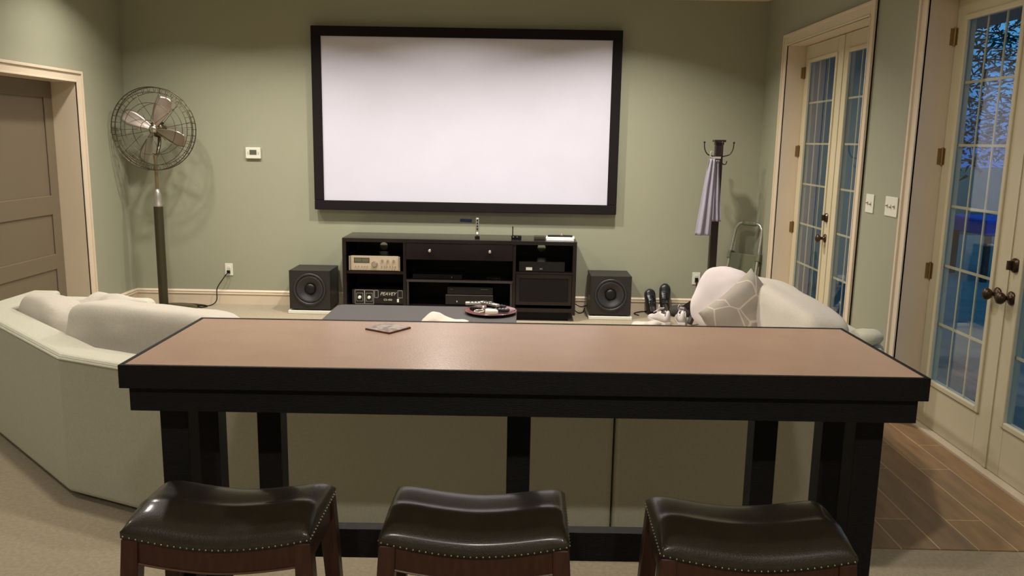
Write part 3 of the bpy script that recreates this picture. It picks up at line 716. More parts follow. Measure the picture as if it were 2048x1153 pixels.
# ------------------------------------------------------------------ coat rack, towel
RX, RY = 1.745, 7.44
r = root('coat_rack', (RX, RY, 0), 'dark wooden coat rack with metal hooks in right corner', 'coat rack')
bm = B(-0.033, 0.033, -0.033, 0.033, 0.24, 1.60); bev(obj('post', bm, M_DARKWOOD, r), 0.006)
bm = bmesh.new(); prism(bm, [(-0.036, -0.036), (0.036, -0.036), (0.036, 0.036), (-0.036, 0.036)], 1.60, 1.625); prism(bm, [(-0.050, -0.050), (0.050, -0.050), (0.050, 0.050), (-0.050, 0.050)], 1.626, 1.645); bev(obj('cap', bm, M_DARKWOOD, r), 0.004)
for a in (0, 90, 180, 270):
    A = math.radians(a); c, s = math.cos(A), math.sin(A); bm = bmesh.new()
    pr = spline([(0.03, 0, 1.50), (0.06, 0, 1.505), (0.10, 0, 1.52), (0.125, 0, 1.565), (0.130, 0, 1.615)], 5)
    tube(bm, [(p.x*c-p.y*s, p.x*s+p.y*c, p.z) for p in pr], 0.005, 8)
    bmesh.ops.create_uvsphere(bm, u_segments=10, v_segments=8, radius=0.010, matrix=Matrix.Translation((0.130*c, 0.130*s, 1.622)))
    pr = spline([(0.03, 0, 1.45), (0.05, 0, 1.43), (0.072, 0, 1.437), (0.076, 0, 1.46)], 5)
    tube(bm, [(p.x*c-p.y*s, p.x*s+p.y*c, p.z) for p in pr], 0.0045, 8)
    obj('hook', bm, M_BRONZE, r, smooth=True)
    # curved foot
for a in (45, 135, 225, 315):
    A = math.radians(a); c, s = math.cos(A), math.sin(A); bm = bmesh.new()
    path = spline([(0.03, 0, 0.36), (0.06, 0, 0.33), (0.10, 0, 0.25), (0.15, 0, 0.17), (0.22, 0, 0.12), (0.28, 0, 0.07), (0.31, 0, 0.02)], 4)
    lo, hi = [], []
    for k, p in enumerate(path):
        t = path[min(k+1, len(path)-1)]-path[max(k-1, 0)]; nrm = Vector((t.z, 0, -t.x)).normalized(); wdt = 0.030-0.008*k/len(path)
        ring = []
        for (u, v) in ((wdt, 0.018), (wdt, -0.018), (-wdt, -0.018), (-wdt, 0.018)):
            q = p+nrm*u; q = Vector((q.x, q.y+v, max(q.z, 0.0)))
            ring.append(bm.verts.new((q.x*c-q.y*s, q.x*s+q.y*c, q.z)))
        lo.append(ring)
    for A_, B_ in zip(lo, lo[1:]):
        for k in range(4): bm.faces.new((A_[k], A_[(k+1) % 4], B_[(k+1) % 4], B_[k]))
    bm.faces.new(lo[0]); bm.faces.new(lo[-1][::-1]); bmesh.ops.recalc_face_normals(bm, faces=bm.faces)
    bev(obj('curved_leg', bm, M_DARKWOOD, r), 0.006)
# towel hanging on a clip hanger from the left hook
tw = root('hanging_towel', (1.675, 7.33, 0.80), 'lavender grey towel hanging folded from the coat rack', 'towel')
def drape(x_off, y_off, top, bot, w_top, w_bot, lean, seed):
    bm = bmesh.new(); n, m_ = 26, 16; F = []
    for i in range(n+1):
        t = i/n; z = top+(bot-top)*t; w_ = w_top+(w_bot-w_top)*t**0.8; row = []
        for j in range(m_+1):
            u = j/m_-0.5
            fold = 0.018*math.sin(u*13+seed+t*0.8)*(0.5+0.6*t)+0.01*noise.noise(Vector((u*5, t*3, seed)))
            row.append((x_off+lean*t+u*w_, y_off+fold, z))
        F.append(row)
    V = [[[bm.verts.new((p[0], p[1]+k*0.008, p[2])) for p in row] for row in F] for k in (0, 1)]
    for i in range(n):
        for j in range(m_):
            bm.faces.new((V[0][i][j], V[0][i][j+1], V[0][i+1][j+1], V[0][i+1][j])); bm.faces.new((V[1][i][j], V[1][i+1][j], V[1][i+1][j+1], V[1][i][j+1]))
    for i in range(n):
        bm.faces.new((V[0][i][0], V[0][i+1][0], V[1][i+1][0], V[1][i][0])); bm.faces.new((V[0][i][m_], V[1][i][m_], V[1][i+1][m_], V[0][i+1][m_]))
    for j in range(m_):
        bm.faces.new((V[0][0][j], V[1][0][j], V[1][0][j+1], V[0][0][j+1])); bm.faces.new((V[0][n][j], V[0][n][j+1], V[1][n][j+1], V[1][n][j]))
    return bm
obj('long_fold', drape(-0.005, 0.0, 0.68, 0.005, 0.055, 0.140, -0.045, 0.5), M_TOWEL, tw, smooth=True)
obj('short_fold', drape(0.040, 0.022, 0.67, 0.13, 0.04, 0.085, 0.022, 2.6), M_TOWEL, tw, smooth=True)
bm = bmesh.new(); tube(bm, spline([(0.025, 0.03, 0.685), (-0.01, 0.01, 0.69), (-0.025, 0.005, 0.71), (-0.018, 0.005, 0.745), (0.004, 0.01, 0.735)], 5), 0.006, 8); box(bm, 0.0, 0.065, -0.004, 0.006, 0.682, 0.700)
obj('clip', bm, mat('bright_clip_metal', (0.8, 0.78, 0.78), 0.2, 0.7), tw, smooth=False)

# ------------------------------------------------------------------ folded step stool in the corner
r = root('folding_step_stool', (1.99, 7.56, 0), 'folded aluminium step stool with grey-green treads leaning in right corner', 'step stool', rot=-0.85)
tilt = Matrix.Rotation(math.radians(-12), 4, 'X')
def T_(bm): return rot_tr(bm, tilt)
bm = bmesh.new(); hw = 0.155
tube(bm, spline([(-hw, 0, 0.02), (-hw, 0, 0.4), (-hw*0.92, 0, 0.80), (-hw*0.80, 0, 0.875), (-hw*0.5, 0, 0.905), (hw*0.5, 0, 0.905), (hw*0.80, 0, 0.875), (hw*0.92, 0, 0.80), (hw, 0, 0.4), (hw, 0, 0.02)], 6), 0.014, 10)
obj('front_frame', T_(bm), M_ALU, r, smooth=True)
bm = bmesh.new()
for s in (-1, 1): tube(bm, [(s*(hw+0.004), 0.045, 0.02), (s*(hw-0.002), 0.032, 0.58)], 0.011, 8)
tube(bm, [(-hw, 0.042, 0.12), (hw, 0.042, 0.12)], 0.009, 8)
obj('rear_frame', T_(bm), M_ALU, r, smooth=True)
for z0, z1 in ((0.44, 0.62), (0.14, 0.32)): bev(obj('tread', T_(B(-hw+0.016, hw-0.016, -0.012, 0.016, z0, z1)), M_OLIVEPL, r), 0.01, 3)
bev(obj('grip', T_(B(-0.075, 0.075, -0.022, 0.022, 0.885, 0.925)), M_OLIVEPL, r), 0.015, 3)
for s in (-1, 1): bev(obj('hinge_bracket', T_(B(s*hw-0.022, s*hw+0.022, -0.02, 0.05, 0.56, 0.64)), M_OLIVEPL, r), 0.01, 3)
for s in (-1, 1): bev(obj('rubber_foot', T_(B(s*hw-0.018, s*hw+0.018, -0.018, 0.018, 0.0, 0.03)), M_BLACKPL, r), 0.004, 2)

# ------------------------------------------------------------------ shoes
def shoe_mesh(L, W_, H_, toe=0.055, cuff=True):
    """shoe along +X (toe), sole on z=0"""
    n, k = 20, 14; bm = bmesh.new(); rings = []
    for i in range(n+1):
        t = i/n; x = L*t
        wd = W_/2*(0.72+0.28*math.sin(min(1, t*1.35)*PI*0.5))*(1 if t < 0.78 else math.sqrt(max(0.02, 1-((t-0.78)/0.23)**2)))
        if t < 0.08: wd *= 0.75+0.25*t/0.08
        hh = H_ if t < 0.30 else H_+(toe-H_)*min(1, (t-0.30)/0.42)
        if t > 0.86: hh *= math.sqrt(max(0.08, 1-((t-0.86)/0.16)**2))
        ring = []
        for j in range(k+1):
            a = PI*j/k; y = wd*math.cos(a)*(1.0); z = 0.022+(hh-0.022)*abs(math.sin(a))**0.75
            ring.append(bm.verts.new((x, y, z)))
        rings.append(ring)
    for a, b in zip(rings, rings[1:]):
        for j in range(k): bm.faces.new((a[j], b[j], b[j+1], a[j+1]))
    bm.faces.new(rings[0]); bm.faces.new(rings[-1][::-1])
    # open the ankle
    kill = [f for f in bm.faces if 0.03*L < f.calc_center_median().x < 0.46*L and f.normal.z > 0.55 and f.calc_center_median().z > H_*0.74]
    bmesh.ops.recalc_face_normals(bm, faces=bm.faces)
    kill = [f for f in bm.faces if 0.02*L < f.calc_center_median().x < 0.46*L and abs(f.calc_center_median().y) < W_*0.30 and f.calc_center_median().z > H_*0.66]
    bmesh.ops.delete(bm, geom=kill, context='FACES')
    return bm
def sole_mesh(L, W_):
    pts = []
    for s in (1, -1):
        seq = range(0, 17) if s == 1 else range(16, -1, -1)
        for i in seq:
            t = i/16; wd = W_/2*(0.74+0.30*math.sin(min(1, t*1.35)*PI*0.5))*(1 if t < 0.78 else math.sqrt(max(0.02, 1-((t-0.78)/0.23)**2)))
            if t < 0.08: wd *= 0.7+0.3*t/0.08
            pts.append((L*t*1.01-0.003, s*wd))
    bm = bmesh.new(); prism(bm, pts, 0, 0.026); return bm
def shoe(loc, rz, label, group, upper, sole_m, cat='shoe', H_=0.095, tiltm=None, L=0.29):
    r = root('sneaker', loc, label, cat, group); r.rotation_euler = (0, 0, rz) if tiltm is None else tiltm
    u = obj('upper', shoe_mesh(L, 0.10, H_), upper, r, smooth=True); s = u.modifiers.new('shell', 'SOLIDIFY'); s.thickness = 0.006; s.offset = -1
    bev(obj('sole', sole_mesh(L, 0.102), sole_m, r), 0.004)
    bm = bmesh.new()
    for q in range(5):
        x = L*(0.44+0.055*q); zt = H_*(0.93-0.075*q); y_ = 0.022
        tube(bm, spline([(x, -y_, zt-0.006), (x+0.004, 0, zt+0.004), (x+0.010, y_, zt-0.006)], 4), 0.0028, 6)
    tube(bm, spline([(L*0.44, 0, H_*0.95), (L*0.40, 0.02, H_*1.25), (L*0.34, 0.035, H_*1.1), (L*0.42, 0.03, H_*0.9)], 5), 0.0028, 6)
    obj('laces', bm, upper, r)
    tg = B(L*0.30, L*0.46, -0.022, 0.022, H_*0.90, H_*0.96); rot_tr(tg, Matrix.Translation((L*0.4, 0, H_*0.9)) @ Matrix.Rotation(0.6, 4, 'Y') @ Matrix.Translation((-L*0.4, 0, -H_*0.9)))
    bev(obj('tongue', tg, upper, r), 0.004)
    obj('insole', rot_tr(sole_mesh(L*0.55, 0.075), Matrix.Translation((0.01, 0, 0.03)) @ Matrix.Scale(0.3, 4, (0, 0, 1))), M_SHOEIN, r)
    return r
shoe((1.335, 7.235, 0.0), 1.95, 'worn white sneaker on the floor, the left one of the pair', 'white sneakers by the rack', M_SHOE, M_SHOE, H_=0.135, L=0.31)
shoe((1.465, 7.245, 0.0), 1.45, 'worn white sneaker on the floor, the right one beside the rack leg', 'white sneakers by the rack', M_SHOE, M_SHOE, H_=0.135, L=0.31)
M_BSHOE = mat('black_shoe_leather', (0.012, 0.012, 0.014), 0.3)
def upshoe(x, y, z, yaw, lean, label, L):
    r = shoe((x, y, z), 0, label, 'black shoes propped on end', M_BSHOE, M_BSHOE, H_=0.10, tiltm=(0, 0, 0), L=L)
    r.rotation_euler = (Matrix.Rotation(yaw, 4, 'Z') @ Matrix.Rotation(-lean, 4, 'Y')).to_euler()
    return r
upshoe(1.385, 7.715, 0.01, PI/2*0.95, math.radians(75), 'black shoe propped toe-up against the wall, the taller one on the right', 0.285)
upshoe(1.255, 7.70, 0.01, PI/2*1.1, math.radians(68), 'black shoe propped toe-up against the wall, the shorter one on the left', 0.235)
bm = puff(0.22, 0.13, 0.10, 2.6, 8, 0.01, 3)
rot_tr(bm, Matrix.Translation((1.53, 7.66, 0.052)))
tag(obj('grey_slipper', bm, mat('dark_slipper_felt', (0.05, 0.047, 0.04), 0.9), smooth=True), 'rounded dark grey slipper shape on floor behind the coat rack legs', 'slipper')
bm = puff(0.26, 0.16, 0.07, 2.3, 10, 0.018, 5)
rot_tr(bm, Matrix.Translation((1.12, 7.10, 0.036)) @ Matrix.Rotation(0.5, 4, 'Z'))
tag(obj('crumpled_cloth', bm, M_CUSH, smooth=True), 'crumpled pale cloth on the carpet in front of the right subwoofer', 'cloth')

# ------------------------------------------------------------------ coffee table and its things
r = root('coffee_table', (-0.66, 5.36, 0), 'low dark grey coffee table with rounded corners between sofa and console', 'table')
def rrect(w_, d_, rad, n=6):
    pts = []
    for cx, cy, a0 in ((w_/2-rad, d_/2-rad, 0), (-w_/2+rad, d_/2-rad, 90), (-w_/2+rad, -d_/2+rad, 180), (w_/2-rad, -d_/2+rad, 270)):
        for k in range(n+1):
            a = math.radians(a0+90*k/n); pts.append((cx+rad*math.cos(a), cy+rad*math.sin(a)))
    return pts
bm = bmesh.new(); prism(bm, rrect(1.29, 0.96, 0.06), 0.375, 0.42); bev(obj('top', bm, M_GREY, r), 0.005)
bm = bmesh.new(); prism(bm, rrect(1.14, 0.80, 0.03), 0.09, 0.3745); obj('body', bm, M_CAB, r)
for sx in (-1, 1):
    for sy in (-1, 1): obj('foot', B(sx*0.5-0.03, sx*0.5+0.03, sy*0.32-0.03, sy*0.32+0.03, 0, 0.0895), M_CAB, r)
TZ = 0.4202; tx, ty = -0.195, 5.63
bm = bmesh.new(); lathe(bm, [(0, 0), (0.12, 0), (0.17, 0.014), (0.182, 0.020), (0.180, 0.024), (0.165, 0.018), (0.118, 0.006), (0, 0.006)], 48, tx, ty); rot_tr(bm, Matrix.Translation((0, 0, TZ)))
tag(obj('round_tray', bm, M_TRAY, smooth=True), 'round plum lacquered tray full of remotes on the coffee table', 'tray')
def remote(x, y, z, L, w_, a, m, label, pitch=0.0, m2=M_GREY):
    o = root('remote_control', (x, y, z), label, 'remote'); o.rotation_euler = (0, pitch, a)
    bev(obj('body', B(-L/2, L/2, -w_/2, w_/2, 0, 0.020), m, o), 0.006, 3)
    for k in range(4):
        for q in (-1, 0, 1): obj('button', B(-L/2+0.03+k*0.024, -L/2+0.042+k*0.024, q*0.013-0.004, q*0.013+0.004, 0.0202, 0.0225), m2, o)
remote(tx-0.09, ty+0.115, TZ+0.035, 0.19, 0.045, 0.12, mat('pale_grey_plastic', (0.38, 0.37, 0.33), 0.4), 'pale grey remote lying across the rim of the plum tray')
remote(tx-0.065, ty+0.015, TZ+0.014, 0.17, 0.045, -0.45, M_BLACKGL, 'black remote in the left half of the plum tray')
remote(tx+0.035, ty+0.11, TZ+0.017, 0.14, 0.04, -0.25, M_BLACKPL, 'black remote at the back of the plum tray beside the pale grey one')
remote(tx+0.065, ty-0.015, TZ+0.016, 0.13, 0.05, -0.15, M_BLACKPL, 'black remote in the middle of the plum tray beside the glass dish', m2=M_ALU)
remote(tx-0.01, ty+0.055, TZ+0.044, 0.17, 0.034, -0.75, M_ALU, 'silver remote lying diagonally on top of the black ones')
bm = bmesh.new(); lathe(bm, [(0, 0), (0.030, 0), (0.045, 0.022), (0.040, 0.024), (0.027, 0.006), (0, 0.005)], 12, tx+0.128, ty+0.02); rot_tr(bm, Matrix.Translation((0, 0, TZ+0.0075)))
tag(obj('glass_dish', bm, M_CRYSTAL), 'small clear glass dish at the right side of the plum tray', 'dish')
bm = bmesh.new(); lathe(bm, [(0, 0), (0.024, 0.002), (0.026, 0.02), (0.022, 0.075), (0.014, 0.088), (0, 0.09)], 20); rot_tr(bm, Matrix.Translation((tx-0.035, ty-0.125, TZ+0.032)) @ Matrix.Rotation(PI/2, 4, 'Y') @ Matrix.Rotation(0, 4, 'Z'))
tag(obj('white_bottle', bm, mat('cream_plastic', (0.72, 0.68, 0.58), 0.4), smooth=True), 'small white plastic bottle lying at the near rim of the tray', 'bottle')
bm = bmesh.new(); tube(bm, spline([(tx-0.11, ty-0.10, TZ+0.024), (tx-0.06, ty-0.12, TZ+0.03), (tx-0.045, ty-0.08, TZ+0.035), (tx-0.10, ty-0.06, TZ+0.03), (tx-0.11, ty-0.10, TZ+0.026)], 6), 0.006, 8)
bmesh.ops.create_uvsphere(bm, u_segments=12, v_segments=8, radius=0.016, matrix=Matrix.Translation((tx-0.05, ty-0.05, TZ+0.045)))
tag(obj('key_ring', bm, M_CHROME, smooth=True), 'shiny silver key ring at the near left of the plum tray', 'keys')
bm = bmesh.new(); n = 24; G = {}
for i in range(n+1):
    for j in range(13):
        u, v = i/n, j/12; x = -0.63+u*0.30; y = 5.10+v*0.26
        h = 0.055*math.exp(-((u-0.25)/0.22)**2)*math.sin(PI*min(1, v*1.05))**0.6 + 0.020*math.sin(PI*u)**0.5*math.sin(PI*v)**0.5+0.008*noise.noise(Vector((u*5, v*5, 2)))
        G[(i, j)] = bm.verts.new((x, y+0.03*math.sin(u*4), TZ+0.004+max(0, h)))
for i in range(n):
    for j in range(12): bm.faces.new((G[(i, j)], G[(i+1, j)], G[(i+1, j+1)], G[(i, j+1)]))
o = tag(obj('white_cloth', bm, mat('ivory_cloth', (0.50, 0.43, 0.37), 0.9, bump=0.4, bscale=300), smooth=True), 'crumpled ivory cloth on the coffee table left of the tray', 'cloth')
s = o.modifiers.new('shell', 'SOLIDIFY'); s.thickness = 0.004; s.offset = 1

# ------------------------------------------------------------------ sectional sofa
OUT = [(-2.95, 4.90), (-2.95, 4.33), (-1.985, 3.435), (-1.30, 3.14), (1.26, 3.14), (1.58, 3.42), (1.78, 3.95), (1.80, 5.12)]
def offset(poly, d):
    res = []; n = len(poly)
    for i in range(n):
        p = Vector(poly[i])
        def nrm(a, b):
            t = (Vector(b)-Vector(a)).normalized(); return Vector((-t.y, t.x))
        if i == 0: q = p+nrm(poly[0], poly[1])*d
        elif i == n-1: q = p+nrm(poly[-2], poly[-1])*d
        else:
            n1, n2 = nrm(poly[i-1], poly[i]), nrm(poly[i], poly[i+1]); m = (n1+n2).normalized(); q = p+m*(d/max(0.3, m.dot(n1)))
        res.append((q.x, q.y))
    if d > 0.5:   # tight inside corner of the right wedge: keep the seat outline from folding over itself
        yi, xi = 3.14+d, 1.795-d
        res[4], res[5], res[6] = (xi-0.10, yi), (xi-0.03, yi+0.03), (xi, yi+0.10)
    return res
sofa = root('sectional_sofa', (0, 3.14, 0), 'large oatmeal fabric sectional sofa wrapping around behind the bar table', 'sofa')
def loc_(pts): return [(x, y-3.14) for x, y in pts]
O0, O1, O2 = OUT, offset(OUT, 0.17), offset(OUT, 0.92)
def shellpiece(i0, i1, a, b, z0, z1, name, m, w=0.02, seg=3):
    pts = a[i0:i1+1]+b[i0:i1+1][::-1]; bm = bmesh.new(); prism(bm, loc_(pts), z0, z1)
    o = bev(obj(name, bm, m, sofa), w, seg, 30); return o
# split the long back at its seam (x = 0.39)
def cut(P, x=0.385):
    a, b = P[3], P[4]; return (x, a[1])
def ins(P, x):
    q = list(P); q.insert(4, (x, P[3][1])); return q
O0s, O1s, O2s = ins(O0, 0.388), ins(O1, 0.388), ins(O2, 0.388)
def shell2(P, Q, name, z0, z1, idx, gap=0.003, w=0.022):
    pts = [P[k] for k in idx]+[Q[k] for k in idx][::-1]
    bm = bmesh.new(); prism(bm, loc_(pts), z0, z1); return bev(obj(name, bm, M_SOFA, sofa), w, 3, 50)
L_ = [0, 1, 2, 3, 4]; R_ = [4, 5, 6, 7, 8]
O0r = list(O0s); O0r[4] = (0.394, 3.14); O1r = list(O1s); O1r[4] = (0.394, O1s[3][1]); O2r = list(O2s); O2r[4] = (0.394, O2s[3][1])
shell2(O0s, O1s, 'back_frame', 0.03, 0.665, L_); shell2(O0r, O1r, 'back_frame', 0.03, 0.665, R_)
# piping along the outer top edge
for P, idx in ((O0s, L_), (O0r, R_)):
    bm = bmesh.new(); pp = [(P[k][0], P[k][1]-3.14, 0.645) for k in idx]
    tube(bm, pp, 0.006, 6); obj('piping', bm, M_SOFA, sofa)
for (P, Q, idx) in ((O1s, O2s, L_), (O1r, O2r, R_)):
    pts = [P[k] for k in idx]+[Q[k] for k in idx][::-1]; bm = bmesh.new(); prism(bm, loc_(pts), 0.03, 0.30); obj('seat_base', bm, M_SOFA, sofa)
Q1, Q2 = offset(OUT, 0.175), offset(OUT, 0.94)
segs = [(0, 1), (1, 2), (2, 3), (3, 3.5), (3.5, 4), (4, 5), (5, 6), (6, 7)]
def at(P, t):
    i = int(t); f = t-i
    if i >= len(P)-1: return P[-1]
    return (P[i][0]*(1-f)+P[i+1][0]*f, P[i][1]*(1-f)+P[i+1][1]*f)
for a, b in segs:
    pts = [at(Q1, a), at(Q1, b), at(Q2, b), at(Q2, a)]
    c = (sum(p[0] for p in pts)/4, sum(p[1] for p in pts)/4); pts = [(c[0]+(p[0]-c[0])*0.985, c[1]+(p[1]-c[1])*0.985) for p in pts]
    bm = bmesh.new(); prism(bm, loc_(pts), 0.302, 0.455); bev(obj('seat_cushion', bm, M_CUSH, sofa), 0.035, 4, 30)
# arms at both ends
def arm(x0, x1, y0, y1):
    bm = B(x0, x1, y0-3.14, y1-3.14, 0.03, 0.60); bev(obj('arm', bm, M_SOFA, sofa), 0.05, 5)
arm(-2.95, -2.27, 4.91, 5.08)
# feet
for x, y in ((-2.85, 4.5), (-1.98, 3.6), (-1.2, 3.25), (0.3, 3.25), (1.2, 3.25), (1.7, 4.1), (1.7, 4.95), (-2.85, 4.95), (-1.0, 3.95), (0.8, 3.95)):
    obj('foot', B(x-0.03, x+0.03, y-3.17, y-3.11, 0, 0.0295), M_BLACKPL, sofa)
def bcush(cx, cy, cz, w_, t_, h_, rz, lean, seed, m=M_CUSH, e=3.6, name='back_cushion', parent=sofa):
    bm = puff(w_, t_, h_, e, 14, 0.007, seed)
    rot_tr(bm, Matrix.Translation((cx, cy-(3.14 if parent else 0), cz)) @ Matrix.Rotation(rz, 4, 'Z') @ Matrix.Rotation(lean, 4, 'X'))
    return obj(name, bm, m, parent, smooth=True)
# left run (as seen above the bar)
bcush(-2.52, 4.32, 0.565, 0.60, 0.24, 0.36, math.radians(-43), -0.12, 1)
bcush(-1.70, 3.74, 0.635, 0.92, 0.25, 0.37, math.radians(-20), -0.12, 2, e=6)
bcush(-0.85, 3.47, 0.60, 0.84, 0.24, 0.33, 0, -0.12, 3); bcush(0.0, 3.47, 0.60, 0.84, 0.24, 0.33, 0, -0.12, 4); bcush(0.84, 3.47, 0.60, 0.80, 0.24, 0.33, 0, -0.12, 5)
bcush(-2.66, 4.66, 0.49, 0.38, 0.22, 0.24, math.radians(-90), -0.12, 6)
# right run along the doors
bcush(1.47, 4.50, 0.630, 1.35, 0.27, 0.37, math.radians(-90), -0.10, 8, e=5.5)
bcush(1.44, 3.72, 0.60, 0.50, 0.26, 0.32, math.radians(-80), -0.10, 9, e=4)
# loose pillows
o = bcush(1.27, 5.02, 0.655, 0.46, 0.24, 0.40, math.radians(-62), -0.35, 11, M_WHITECUSH, 2.8, 'large_cushion', None)
tag(o, 'big pale lavender cushion at far right end of the sofa', 'cushion')
o = obj('throw_pillow', pillow(0.46, 0.46, 0.18, seed=3), M_PATT, smooth=True)
o.matrix_world = Matrix.Translation((1.31, 4.62, 0.605)) @ Matrix.Rotation(math.radians(20), 4, 'Z') @ Matrix.Rotation(math.radians(-20), 4, 'X') @ Matrix.Rotation(math.radians(-32), 4, 'Y')
tag(o, 'taupe throw pillow with pale line pattern, corner pointing up, on the sofa', 'pillow')
o = obj('throw_pillow', pillow(0.42, 0.40, 0.18, seed=6), M_CUSH, smooth=True)
o.matrix_world = Matrix.Translation((-2.50, 4.78, 0.52)) @ Matrix.Rotation(math.radians(-25), 4, 'Z') @ Matrix.Rotation(math.radians(-62), 4, 'X')
tag(o, 'plain oatmeal throw pillow leaning on the left sofa arm', 'pillow')
bm = puff(0.13, 0.17, 0.07, 2.4, 10, 0.012, 14); rot_tr(bm, Matrix.Translation((1.68, 3.92, 0.699)) @ Matrix.Rotation(0.3, 4, 'Z'))
tag(obj('bunched_throw', bm, M_SOFA, smooth=True), 'bunched light grey throw on the sofa back beside the bar end', 'throw')

# ------------------------------------------------------------------ bar table
BR = 0.0119
r = root('bar_table', (-0.960, 1.904, 0), 'long counter-height bar table with tan top and black wood frame', 'bar table', rot=BR)
L, Dp, ZT = 1.955, 0.545, 1.06
bm = bmesh.new(); e = 0.011; box(bm, 0, L, 0, e, ZT-0.058, ZT); box(bm, 0, L, Dp-e, Dp, ZT-0.058, ZT); box(bm, 0, e, e, Dp-e, ZT-0.058, ZT); box(bm, L-e, L, e, Dp-e, ZT-0.058, ZT)
bev(obj('top_edge_band', bm, M_BLACKWOOD, r), 0.0015)
obj('table_top', B(e, L-e, e, Dp-e, ZT-0.05, ZT-0.0015), M_BARTOP, r)
bm = B(0.010, L-0.010, 0.03, 0.05, ZT-0.124, ZT-0.0585); box(bm, 0.010, L-0.010, Dp-0.05, Dp-0.03, ZT-0.124, ZT-0.0585); box(bm, 0.010, 0.030, 0.05, Dp-0.05, ZT-0.124, ZT-0.0585); box(bm, L-0.030, L-0.010, 0.05, Dp-0.05, ZT-0.124, ZT-0.0585)
bev(obj('apron', bm, M_BLACKWOOD, r), 0.0015)
zb_ = ZT-0.1245
def post(x0, x1, y0, y1, z0=0.0): bev(obj('leg', B(x0, x1, y0, y1, z0, zb_), M_BLACKWOOD, r), 0.002)
post(0.014, 0.088, 0.184, 0.258); post(L-0.088, L-0.014, 0.184, 0.258)
yr0, yr1 = 0.425, 0.495
post(0.012, 0.080, yr0, yr1); post(L-0.080, L-0.012, yr0, yr1)
for x0 in (0.195, 0.937, 1.672): post(x0, x0+0.070, yr0, yr1, 0.0 if x0 == 0.937 else 0.43)
bev(obj('foot_rail', B(0.0805, L-0.0805, yr0+0.012, yr1-0.012, 0.335, 0.429), M_BLACKWOOD, r), 0.002)
# coaster
c = root('coaster', (-0.380, 2.345, ZT-0.0013), 'square coaster with dark red edge and grey print on the bar', 'coaster', rot=math.radians(57))
bev(obj('cork_base', B(-0.047, 0.047, -0.047, 0.047, 0, 0.004), M_RED, c), 0.001); obj('printed_face', B(-0.0455, 0.0455, -0.0455, 0.0455, 0.0041, 0.0052), M_COAST, c)

